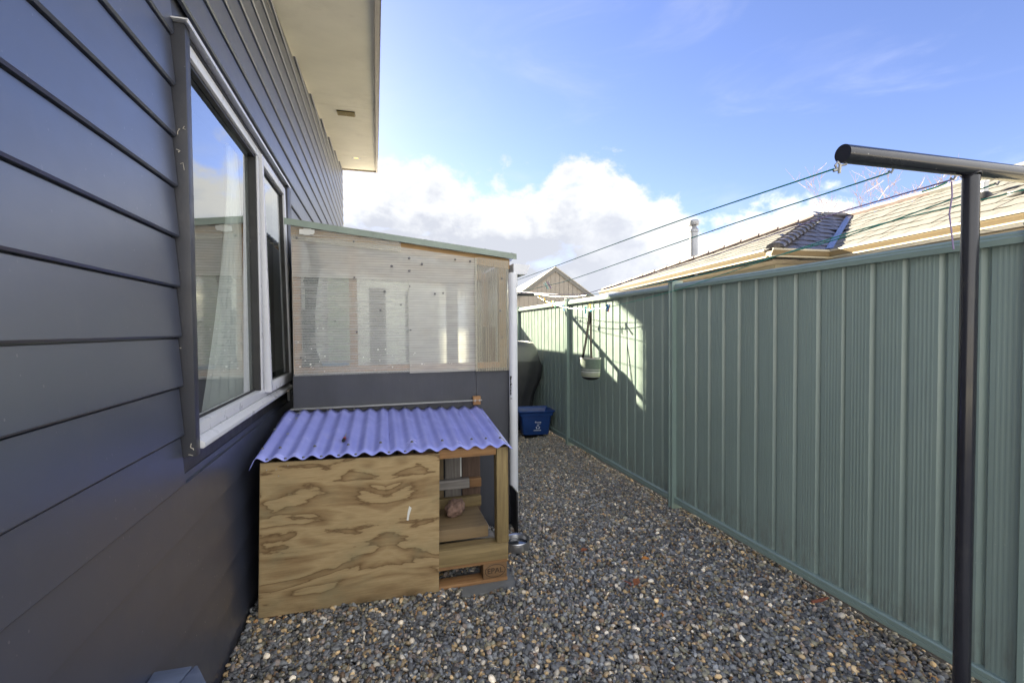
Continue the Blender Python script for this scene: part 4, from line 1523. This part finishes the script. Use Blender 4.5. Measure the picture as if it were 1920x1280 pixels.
CYB = .18
loft([rrect(.172, .150, .03, 0, CYB), rrect(.180, .158, .03, .02, CYB), rrect(.212, .180, .035, .265, CYB), rrect(.206, .175, .03, .265, CYB), rrect(.172, .150, .03, .02, CYB),
      rrect(.0, .0, .0, .018, CYB)]).build('bin_body', 'bin', bn, smooth=True)
loft([rrect(.206, .175, .03, .262, CYB), rrect(.232, .198, .035, .266, CYB), rrect(.238, .204, .035, .305, CYB), rrect(.258, .222, .04, .318, CYB), rrect(.262, .226, .04, .330, CYB), rrect(.252, .216, .035, .336, CYB),
      rrect(.215, .184, .03, .300, CYB), rrect(.206, .175, .03, .262, CYB)], False).build('bin_rim', 'bin', bn, smooth=True)
pr = MB()


def bf(x, z):
    """front face of the crate"""
    hy = .158 + (.180 - .158) * (z - .02) / .245
    return (x, CYB - hy - .0025, z)


def bquad(x0, x1, z0, z1, sk=0.0):
    pr.add([bf(x0, z0), bf(x1, z0), bf(x1 + sk, z1), bf(x0 + sk, z1)], [(0, 1, 2, 3)])


# small white logo, a three-part loop and a short line of print, too small to read
pr.add([bf(-.022, .175), bf(-.004, .165), bf(-.002, .190), bf(-.016, .186)], [(0, 1, 2, 3)])
for i in range(5):
    bquad(.004 + i * .013, .013 + i * .013, .168, .180)
for i in range(5):
    bquad(.012 + i * .010, .018 + i * .010, .150, .156)
for a in range(3):
    c_, s_ = math.cos(rad(90 + 120 * a)), math.sin(rad(90 + 120 * a))
    ux, uz = -s_, c_
    cx, cz = .022 + .020 * c_, .108 + .020 * s_
    pr.add([bf(cx + ux * dx_ + c_ * dy_, cz + uz * dx_ + s_ * dy_) for dx_, dy_ in ((-.016, -.006), (.010, -.006), (.018, .001), (.010, .008), (-.016, .006))], [(0, 1, 2, 3, 4)])
for i in range(8):
    bquad(-.034 + i * .013, -.025 + i * .013, .058, .070)
pr.build('white_print', 'print', bn)

bq = thing('covered_barbecue', 'barbecue under a charcoal cover at the end of the path', 'barbecue', loc=(1.925, 6.73, 0))
lv = []


def bbring(z, x0, x1, y0, y1, n=40, ph=0.0, amp=.02):
    out = []
    for i in range(n):
        a = 2 * math.pi * i / n
        c_, s_ = math.cos(a), math.sin(a)
        e = 0.45
        u = math.copysign(abs(c_) ** e, c_)
        v = math.copysign(abs(s_) ** e, s_)
        wv = 1 + amp * math.sin(a * 9 + ph) + amp * .6 * math.sin(a * 17 + 2 * ph)
        out.append(((x0 + x1) / 2 + (x1 - x0) / 2 * u * wv, (y0 + y1) / 2 + (y1 - y0) / 2 * v * wv, z + .012 * math.sin(a * 3 + ph * 2)))
    return out


cov_hi = [bbring(1.30, -.42, .16, -.10, .10, amp=.01), bbring(1.285, -.50, .30, -.17, .17, amp=.01), bbring(1.20, -.55, .345, -.23, .22, amp=.012, ph=.5), bbring(1.02, -.58, .385, -.265, .25, amp=.012, ph=.9)]
cov_lo = [cov_hi[-1], bbring(.92, -.58, .43, -.27, .25, amp=.02, ph=1.2), bbring(.75, -.56, .39, -.27, .25, amp=.035, ph=1.8), bbring(.5, -.53, .27, -.25, .24, amp=.045, ph=2.2), bbring(.16, -.52, .22, -.245, .24, amp=.05, ph=2.6)]
loft(cov_hi, True).build('cover_top', 'covergrey', bq, smooth=True, auto=60)
loft(cov_lo, False).build('cover_skirt', 'cover', bq, smooth=True, auto=60)
MB().box(-.45, .15, -.18, .18, 0, .17).build('trolley_base', 'black', bq)
tag(MB().box(2.12, 2.30, 7.0, 7.25, -.03, .62).build('brown_box', mat('dark_brown_box', (0.03, 0.018, 0.014), 0.7), bevel=.01), 'dark brown box between the barbecue cover and the fence', 'box')
tag(MB().box(1.70, 1.98, 6.60, 6.66, -.03, .11).build('white_block', 'white', bevel=.008), 'white block on the ground left of the blue recycling crate', 'block')

# ================================================================ NEIGHBOUR HOUSE
NA = Vector((4.496, 4.484, 2.4))
na = rad(8)
eY = Vector((math.sin(na), math.cos(na), 0))
eX = Vector((math.cos(na), -math.sin(na), 0))
nh = thing('tiled_house', 'cream house with a sand tiled roof rising behind the green fence', 'house', loc=(NA.x, NA.y, 0))
nh.rotation_euler = (0, 0, -na)


def npart(mb, name, m, parent=None, **k):
    return mb.build(name, m, parent if parent is not None else nh, **k)


EZ = 2.4
C_ = (0, 6.15)
Bp = (.80, .14)
P1 = Vector((2.025, 1.63, EZ + .80))
P2 = Vector((2.48, 1.62, EZ + .80))
Rr = Vector((2.40, -4.6, EZ + .775))
roof = npart(MB().add([(0, 0, EZ - .02), (C_[0], C_[1], EZ - .02), (P1.x, P1.y, P1.z - .03)], [(0, 1, 2)])
             .add([(0, 0, EZ - .02), (P1.x, P1.y, P1.z - .03), (P2.x, P2.y, P2.z - .03), (Bp[0], Bp[1], EZ - .02)], [(0, 1, 2, 3)])
             .add([(Bp[0], Bp[1], EZ - .02), (P2.x, P2.y, P2.z - .03), (Rr.x, Rr.y, Rr.z - .03), (Bp[0], -4.6, EZ - .02)], [(0, 1, 2, 3)])
             .add([(P1.x, P1.y, P1.z - .03), (C_[0], C_[1], EZ - .02), (6, 6.6, EZ), (6, 1.6, P2.z - .2)], [(0, 1, 2, 3)])
             .add([(P1.x, P1.y, P1.z - .03), (6, 1.6, P2.z - .2), (6, -4.6, P2.z - .2), (Rr.x, Rr.y, Rr.z - .03), (P2.x, P2.y, P2.z - .03)], [(0, 1, 2, 3, 4)]),
             'roof', 'tiledark')


def tile_mesh(wd_, ln_, name, m, rolls=2):
    """one interlocking tile: two shallow rolls, raised butt edge; x along the course, y up the slope"""
    vs, fs = [], []
    n = 3 * rolls
    for yy, zz in ((0, .010), (ln_ * 1.06, .002)):
        for i in range(n + 1):
            u = i / n
            vs.append((wd_ * (u - .5) * .95, yy, zz + .003 * math.sin(u * math.pi * 2 * rolls - .6)))
    for i in range(n + 1):
        u = i / n
        vs.append((wd_ * (u - .5) * .985, 0.004, -.002))
    for i in range(n):
        fs.append((i, i + 1, n + 2 + i, n + 1 + i))
        fs.append((2 * (n + 1) + i, 2 * (n + 1) + i + 1, i + 1, i))
    me_ = bpy.data.meshes.new(name)
    me_.from_pydata(vs, [], fs)
    for p in me_.polygons:
        p.use_smooth = True
    me_.set_sharp_from_angle(angle=rad(50))
    me_.materials.append(M[m])
    return me_


def inside(p, poly):
    c = False
    for (x0, y0), (x1, y1) in zip(poly, poly[1:] + poly[:1]):
        if (y0 > p[1]) != (y1 > p[1]) and p[0] < (x1 - x0) * (p[1] - y0) / (y1 - y0) + x0:
            c = not c
    return c


def tile_face(verts, u_dir, wd_, ln_, m, rolls=2, shrink=.0):
    """lay tiles over a planar roof face: u along the eave, v up the slope"""
    O = verts[0]
    u = u_dir.normalized()
    nrm = (verts[1] - verts[0]).cross(verts[2] - verts[0]).normalized()
    if nrm.z < 0:
        nrm = -nrm
    v = nrm.cross(u).normalized()
    if v.z < 0:
        v = -v
        u = -u
    poly = [((p - O).dot(u), (p - O).dot(v)) for p in verts]
    umin, umax = min(p[0] for p in poly), max(p[0] for p in poly)
    vmax = max(p[1] for p in poly)
    base = tile_mesh(wd_, ln_, 'roof_tile', m, rolls)
    r = 0
    cnt = 0
    while r * ln_ < vmax - ln_ * .25:
        off = (r % 2) * wd_ / 2
        kx = math.floor(umin / wd_) - 1
        while kx * wd_ < umax + wd_:
            uc = kx * wd_ + off
            vc = r * ln_
            if inside((uc, vc + ln_ * .45), poly):
                o = bpy.data.objects.new('roof_tile', base)
                COL.objects.link(o)
                o.parent = roof
                P = O + u * uc + v * vc + nrm * (.002 + random.uniform(0, .004))
                rot = Matrix((u, v, nrm)).transposed().to_4x4()
                o.matrix_local = Matrix.Translation(P) @ rot @ Matrix.Rotation(random.uniform(-.012, .012), 4, 'X')
                cnt += 1
            kx += 1
        r += 1
    return cnt


A3 = Vector((0, 0, EZ))
C3 = Vector((C_[0], C_[1], EZ))
B3 = Vector((Bp[0], Bp[1], EZ))
nt = tile_face([A3, C3, P1], Vector((0, 1, 0)), .26, .215, 'tile')
nt += tile_face([B3, P2, Vector((2.43, -2.9, EZ + .78)), Vector((Bp[0], -2.9, EZ))], Vector((0, 1, 0)), .27, .235, 'tile')
nt += tile_face([A3, B3, P2, P1], (B3 - A3), .30, .155, 'tiledark', 1)
# hip caps, skyline caps
hipd = P1 - A3
n_h = 13
for i in range(n_h):
    a = A3 + hipd * (i / n_h) + Vector((0, 0, .02))
    b_ = A3 + hipd * ((i + 1.08) / n_h) + Vector((0, 0, .012))
    cb = MB()
    d = (b_ - a).normalized()
    sd = d.cross(Vector((0, 0, 1))).normalized()
    up = sd.cross(d)
    vs, fs = [], []
    for q, (p, rr_) in enumerate(((a, .085), (b_, .07))):
        for j in range(7):
            t_ = math.pi * j / 6
            vs.append(p + sd * math.cos(t_) * rr_ * 1.2 + up * (math.sin(t_) * rr_ * .75 - .01))
    for j in range(6):
        fs.append((j, j + 1, 8 + j, 7 + j))
    fs.append(tuple(range(7)))
    npart(cb.add(vs, fs), 'hip_cap', 'tiledark', roof, smooth=True)
for (a, b_, n_, m_) in ((P1, C3, 15, 'ridge'), (P2, Vector((2.465, -.9 + 1.2, EZ + .795)), 3, 'ridge'), (P1, P2, 1, 'tiledark')):
    for i in range(n_):
        p = a.lerp(b_, i / n_) + Vector((0, 0, .035))
        q = a.lerp(b_, (i + 1.03) / n_) + Vector((0, 0, .028))
        npart(MB().tube([p, q], [.052, .045], 8), 'ridge_cap', m_, roof, smooth=True)
npart(MB().tube([Vector((2.465, .3, EZ + .82)), Rr + Vector((0, 0, .03))], .05, 8), 'ridge_cap', 'tile', roof, smooth=True)
vl = MB()
vl.bar(B3 + Vector((.02, -.02, .035)), P2 + Vector((.0, -.04, .03)), .075, .012)
npart(vl, 'valley_tray', 'valley', roof)


def gutter(a, b_, name='gutter'):
    a, b_ = Vector(a), Vector(b_)
    d = (b_ - a).normalized()
    o_ = Vector((-d.y, d.x, 0))
    if o_.x > 0.3 or (abs(o_.x) < .3 and o_.y > 0):
        o_ = -o_
    prof = [(0, 0), (0, -.07), (.080, -.07), (.105, -.03), (.112, -.012), (.112, .004), (.10, .004), (.098, -.02), (.012, -.02)]
    vs = [p + o_ * u + Vector((0, 0, vz_)) for p in (a, b_) for u, vz_ in prof]
    n = len(prof)
    fs = [tuple(reversed(range(n))), tuple(range(n, 2 * n))] + [(i, (i + 1) % n, n + (i + 1) % n, n + i) for i in range(n)]
    g_ = npart(MB().add(vs, fs), name, 'ngutter')
    lip = [(.104, -.012), (.118, -.012), (.118, .010), (.104, .010)]
    vs = [p + o_ * u + Vector((0, 0, vz_)) for p in (a, b_) for u, vz_ in lip]
    fs = [(3, 2, 1, 0), (4, 5, 6, 7)] + [(i, (i + 1) % 4, 4 + (i + 1) % 4, 4 + i) for i in range(4)]
    npart(MB().add(vs, fs), 'gutter_lip', 'ngutterlip', g_)
    bd = [(.05, -.084), (.088, -.084), (.088, -.071), (.05, -.071)]
    vs = [p + o_ * u + Vector((0, 0, vz_)) for p in (a, b_) for u, vz_ in bd]
    npart(MB().add(vs, fs), 'gutter_bead', 'ngutterlip', g_)
    return g_


gutter((.02, .06, EZ - .01), (.02, 6.2, EZ - .01))
gutter((-.08, .05, EZ - .012), (.80, .13, EZ - .012))
gutter((.84, .10, EZ - .01), (.84, -4.6, EZ - .01))
sf_ = MB()
sf_.box(.03, .36, .08, 6.1, EZ - .128, EZ - .112)
sf_.box(.37, 1.16, .12, .50, EZ - .129, EZ - .113)
sf_.box(.85, 1.16, -4.6, .115, EZ - .128, EZ - .112)
each(sf_, 'soffit', 'nsoffit', None, npart)
wl = MB()
wl.box(.30, 5.5, .40, 6.0, -.05, EZ - .1295)
wl.box(1.12, 5.5, -4.6, .395, -.05, EZ - .1300)
npart(wl, 'wall', 'ncream')
npart(MB().lathe([(0, .15), (.034, .15), (.036, .135), (.029, .125), (.029, -.12), (0, -.12)], 16, (1.55, -1.0, EZ + .38)), 'vent_pipe', 'white', smooth=True)
npart(MB().lathe([(.075, -.03), (.05, .02), (.030, .035)], 14, (1.55, -1.0, EZ + .385)), 'pipe_flashing', 'black', roof, smooth=True)
npart(MB().box(1.28, 1.42, -1.50, -1.38, EZ + .245, EZ + .30), 'tile_vent', 'black', roof, bevel=.01)

flue = thing('flue_pipe', 'round stainless steel chimney flue with a cowl above the tiled roof', 'chimney', loc=(6.62, 8.78, 2.4))
MB().tube([(0, 0, 0), (0, 0, 1.22)], .088, 24).build('pipe', 'flue', flue, smooth=True)
MB().lathe([(.088, 1.14), (.106, 1.15), (.106, 1.20), (.065, 1.25), (.06, 1.29), (.105, 1.295), (.112, 1.31), (.112, 1.385), (.10, 1.40), (0, 1.405)], 24).build('cowl', 'flue', flue, smooth=True)

# ================================================================ FAR GABLE HOUSE
gh = thing('gable_house', 'far taupe house with a pointed gable beyond the end of the fence', 'house', loc=(9.31, 24.0, 0))
gh.rotation_euler = (0, 0, rad(-7.3))
hw, ez_, az_ = 2.35, 3.10, 4.80
nb = 18
for i in range(nb):
    x0, x1 = -hw + .14 + (2 * hw - .28) * i / nb, -hw + .14 + (2 * hw - .28) * (i + 1) / nb - .018
    t0 = ez_ + (az_ - ez_) * (1 - abs(x0) / hw) - .06
    t1 = ez_ + (az_ - ez_) * (1 - abs(x1) / hw) - .06
    xm = (x0 + x1) / 2
    MB().prism([(x0, 0), (x1, 0), (x1, t1), (x0, t0)], 'y', -.02, .0).build('cladding_board', 'gable', gh)
MB().prism([(-hw + .1, 0), (hw - .1, 0), (hw - .1, ez_ - .0), (0, az_ - .1), (-hw + .1, ez_ - .0)], 'y', .002, 12.0).build('wall', 'gabletrim', gh)
for s_ in (-1, 1):
    MB().add([(s_ * x, y, z) for y in (-.10, -.03) for (x, z) in ((0, az_), (hw + .12, ez_ - .087), (hw + .12, ez_ - .30), (0, az_ - .22))],
             [(0, 1, 2, 3), (7, 6, 5, 4), (0, 4, 5, 1), (1, 5, 6, 2), (2, 6, 7, 3), (3, 7, 4, 0)]).build('barge_board', 'gabletrim', gh)
    MB().add([(s_ * x, y, z) for y in (-.12, 12.2) for (x, z) in ((0, az_ + .06), (hw + .2, ez_ - .085), (hw + .2, ez_ - .125), (0, az_ + .005))],
             [(0, 1, 2, 3), (7, 6, 5, 4), (0, 4, 5, 1), (1, 5, 6, 2), (2, 6, 7, 3), (3, 7, 4, 0)]).build('roof', 'gableroof', gh)

# ================================================================ BARE TREE
tree = thing('bare_tree', 'leafless pale branched tree behind the tiled roof ridge', 'tree', loc=(32.6, 22.2, 0))
TR = random.Random(5)
tb, cb = MB(), MB()


def branch(p, d, ln, r, lvl, mb):
    pts, rs_ = [p], [r]
    q = p.copy()
    dd = d.copy()
    n = 4
    for i in range(n):
        dd = (dd + Vector((TR.uniform(-.16, .16), TR.uniform(-.16, .16), TR.uniform(-.02, .12)))).normalized()
        q = q + dd * (ln / n)
        pts.append(q.copy())
        rs_.append(r * (1 - .55 * (i + 1) / n))
    mb.tube(pts, rs_, 6 if lvl < 2 else 4 if lvl < 3 else 3, cap=False)
    if lvl >= 5:
        return
    for c in range(6 if lvl < 1 else 4 if lvl < 3 else 3):
        t_ = TR.uniform(.35, 1.0)
        i = min(n - 1, int(t_ * n))
        bp = pts[i].lerp(pts[i + 1], t_ * n - i)
        ax = Vector((TR.uniform(-1, 1), TR.uniform(-1, 1), TR.uniform(-.15, .5))).normalized()
        nd = (dd * .75 + ax * .75).normalized()
        branch(bp, nd, ln * TR.uniform(.52, .74), max(.014, rs_[i] * .55), lvl + 1, cb)


branch(Vector((0, 0, 0)), Vector((0, 0, 1)), 7.0, .22, 0, tb)
tb.build('trunk', 'bark', tree, smooth=True)
cb.build('crown', 'bark', tree, smooth=True)

# ================================================================ LEAVES, TWIG
def leaf(x, y, m, label, rz_, s_=1.0):
    vs = []
    for i in range(7):
        t_ = i / 6
        wd_ = .016 * math.sin(math.pi * min(1, t_ * 1.05)) + .001
        cz = .010 + .006 * math.sin(t_ * 5)
        vs += [((t_ - .5) * .055 * s_, -wd_ * s_, cz + .006), ((t_ - .5) * .055 * s_, 0, cz), ((t_ - .5) * .055 * s_, wd_ * s_, cz + .007)]
    fs = []
    for i in range(6):
        a = i * 3
        fs += [(a, a + 1, a + 4, a + 3), (a + 1, a + 2, a + 5, a + 4)]
    o = MB().add(vs, fs).build('dry_leaf', m, smooth=True, auto=80)
    o.location = (x, y, .022)
    o.rotation_euler = (.25, -.3, rz_)
    return tag(o, label, 'leaf', 'dry leaves fallen on the pebbles')


leaf(1.40, 2.36, 'leaf', 'red-brown curled dry leaf, larger of the two side by side on the pebbles', .6, 1.2)
leaf(1.34, 2.36, 'twig', 'dark brown dry leaf just left of the red-brown one', 1.8, 1.0)
leaf(1.60, 2.58, 'leaf2', 'orange dry leaf on the pebbles nearest the fence', -.5, .9)
leaf(1.36, 2.05, 'leaf2', 'small orange dry leaf out in the middle of the pebbles', 1.0, .55)
leaf(1.28, 2.80, 'leaf', 'red-brown dry leaf farthest up the path', .1, .9)
tw = MB().tube([(2.19, 1.93, .022), (2.24, 1.92, .030), (2.30, 1.93, .026)], [.008, .009, .006], 7)
tag(tw.build('twig', 'twig', smooth=True), 'short red-brown stick poking out from under the fence rail', 'stick')

# ================================================================ PEBBLES
def pebble_area():
    P = []

    def grid(x0, x1, y0, y1, c, zb, zj):
        nx, ny = int((x1 - x0) / c), int((y1 - y0) / c)
        gx, gy = np.meshgrid(np.arange(nx), np.arange(ny))
        px = x0 + (gx.ravel() + RNG.uniform(-.1, 1.1, gx.size)) * c
        py = y0 + (gy.ravel() + RNG.uniform(-.1, 1.1, gx.size)) * c
        pz = zb + RNG.uniform(-zj, zj, gx.size)
        P.append(np.stack([px, py, pz], 1))
    grid(-.66, 2.40, .9, 3.42, .0144, -.014, .006)
    grid(-.66, 2.40, .9, 3.42, .0185, -.002, .006)
    grid(-.66, 2.40, .9, 3.42, .025, .006, .005)
    grid(.98, 2.40, 3.42, 6.0, .0172, -.010, .005)
    grid(.98, 2.40, 3.42, 6.0, .0190, .000, .004)
    grid(.98, 2.40, 3.42, 6.0, .029, .007, .003)
    grid(.98, 2.40, 6.0, 8.6, .024, -.008, .005)
    grid(.98, 2.40, 6.0, 8.6, .028, .002, .004)
    return np.concatenate(P)


pts = pebble_area()
x, y = pts[:, 0], pts[:, 1]
pts[:, 2] += .009 * np.sin(x * 5.1 + 1.3 * np.sin(y * 2.3)) * np.sin(y * 4.3 + .7) + .005 * np.sin(x * 13 + y * 9)
dip = (x > 2.26)
pts[dip, 2] -= .015
# keep clear of the solid things standing on the path
keep = np.ones(len(pts), bool)
keep &= ~((x > -.56) & (x < .72) & (y > 2.70) & (y < 3.45) & (pts[:, 2] > .0))
keep &= ~((x > .44) & (x < .755) & (y > 2.56) & (y < 2.79))
keep &= ~(((x - .882) ** 2 + (y - 3.02) ** 2) < .084 ** 2)
keep &= ~((x > 1.92) & (x < 2.23) & (y > 6.10) & (y < 6.36))
pts = pts[keep]
N = len(pts)
size = np.clip(RNG.lognormal(math.log(.0090), .34, N), .0055, .0175)
scl = np.stack([size * RNG.uniform(.9, 1.35, N), size * RNG.uniform(.7, 1.05, N), size * RNG.uniform(.45, .85, N)], 1)
rot = np.stack([RNG.normal(0, .5, N), RNG.normal(0, .5, N), RNG.uniform(0, 6.283, N)], 1)
pal_c = np.array([(.055, .062, .078), (.085, .097, .122), (.135, .155, .190), (.125, .13, .115), (.20, .165, .115), (.33, .26, .165), (.30, .30, .30), (.46, .44, .41), (.25, .15, .075), (.115, .085, .065), (.16, .145, .15)])
pw = np.array([.21, .22, .19, .11, .075, .042, .06, .022, .006, .035, .05])
ci = RNG.choice(len(pal_c), N, p=pw / pw.sum())
colr = pal_c[ci] * RNG.lognormal(0, .28, (N, 1)) * np.array([[2.08, 1.88, 1.55]])
# drier, dustier and browner further along the path
dust = np.clip((pts[:, 1] - 2.5) / 4.0, 0, 1)[:, None] * .45
colr = colr * (1 - dust) + np.array([[.34, .305, .235]]) * RNG.uniform(.5, 1.5, (N, 1)) * dust
vi = RNG.integers(0, 6, N)

me = bpy.data.meshes.new('pebbles')
me.vertices.add(N)
me.vertices.foreach_set('co', pts.astype(np.float32).ravel())
for nm, tp, arr in (('p_scale', 'FLOAT_VECTOR', scl), ('p_rot', 'FLOAT_VECTOR', rot)):
    at_ = me.attributes.new(nm, tp, 'POINT')
    at_.data.foreach_set('vector', arr.astype(np.float32).ravel())
at_ = me.attributes.new('p_col', 'FLOAT_COLOR', 'POINT')
at_.data.foreach_set('color', np.concatenate([colr, np.ones((N, 1))], 1).astype(np.float32).ravel())
at_ = me.attributes.new('p_var', 'INT', 'POINT')
at_.data.foreach_set('value', vi.astype(np.int32))
peb = bpy.data.objects.new('pebbles', me)
COL.objects.link(peb)
tag(peb, kind='stuff')

pm = bpy.data.materials.new('river_pebble')
pm.use_nodes = True
t = NT(pm.node_tree)
b = t.n['Principled BSDF']
at_n = t.new('ShaderNodeAttribute', attribute_type='INSTANCER', attribute_name='p_col')
nz = t.noise(t.coord('Object'), 1.6, 5.0, 0.65)
c = t.mix(t.maprange(nz, .35, .7, 0, .35), at_n.outputs['Color'], (.15, .15, .15), 'MULTIPLY')
vn = t.noise(t.scaled(t.coord('Object'), (.6, 3.0, 3.0)), 1.3, 3.0, .5, .5)
c = t.mix(t.maprange(vn, .66, .72, 0, .22), c, (.5, .48, .45))
t.put(b.inputs['Base Color'], c)
b.inputs['Roughness'].default_value = .46
b.inputs['IOR'].default_value = 1.5

variants = []
for vv in range(6):
    bm = bmesh.new()
    bmesh.ops.create_icosphere(bm, subdivisions=2, radius=1)
    r_ = random.Random(40 + vv)
    o3 = Vector((r_.uniform(-9, 9), r_.uniform(-9, 9), r_.uniform(-9, 9)))
    for v in bm.verts:
        v.co *= 1 + .24 * mnoise.noise(v.co * .9 + o3)
        v.co.x = math.copysign(abs(v.co.x) ** .9, v.co.x)
    m_ = bpy.data.meshes.new('pebble')
    bm.to_mesh(m_)
    bm.free()
    for p in m_.polygons:
        p.use_smooth = True
    m_.materials.append(pm)
    variants.append(bpy.data.objects.new('pebble', m_))

gn = bpy.data.node_groups.new('scatter_pebbles', 'GeometryNodeTree')
gn.interface.new_socket('Geometry', in_out='INPUT', socket_type='NodeSocketGeometry')
gn.interface.new_socket('Geometry', in_out='OUTPUT', socket_type='NodeSocketGeometry')
G = NT(gn)
gi, go = G.new('NodeGroupInput'), G.new('NodeGroupOutput')
iop = G.new('GeometryNodeInstanceOnPoints')
mp = G.new('GeometryNodeMeshToPoints')
G.l.new(gi.outputs[0], mp.inputs[0])
jn = G.new('GeometryNodeGeometryToInstance')
for vo in reversed(variants):
    oi = G.new('GeometryNodeObjectInfo')
    oi.inputs['Object'].default_value = vo
    G.l.new(oi.outputs['Geometry'], jn.inputs[0])


def nattr(nm, tp):
    a = G.new('GeometryNodeInputNamedAttribute', data_type=tp)
    a.inputs['Name'].default_value = nm
    return a.outputs['Attribute']


G.l.new(mp.outputs[0], iop.inputs['Points'])
G.l.new(jn.outputs[0], iop.inputs['Instance'])
iop.inputs['Pick Instance'].default_value = True
G.l.new(nattr('p_var', 'INT'), iop.inputs['Instance Index'])
e2r = G.new('FunctionNodeEulerToRotation')
G.l.new(nattr('p_rot', 'FLOAT_VECTOR'), e2r.inputs[0])
G.l.new(e2r.outputs[0], iop.inputs['Rotation'])
G.l.new(nattr('p_scale', 'FLOAT_VECTOR'), iop.inputs['Scale'])
G.l.new(iop.outputs[0], go.inputs[0])
md = peb.modifiers.new('scatter', 'NODES')
md.node_group = gn
print('pebbles', N, 'tiles', nt)
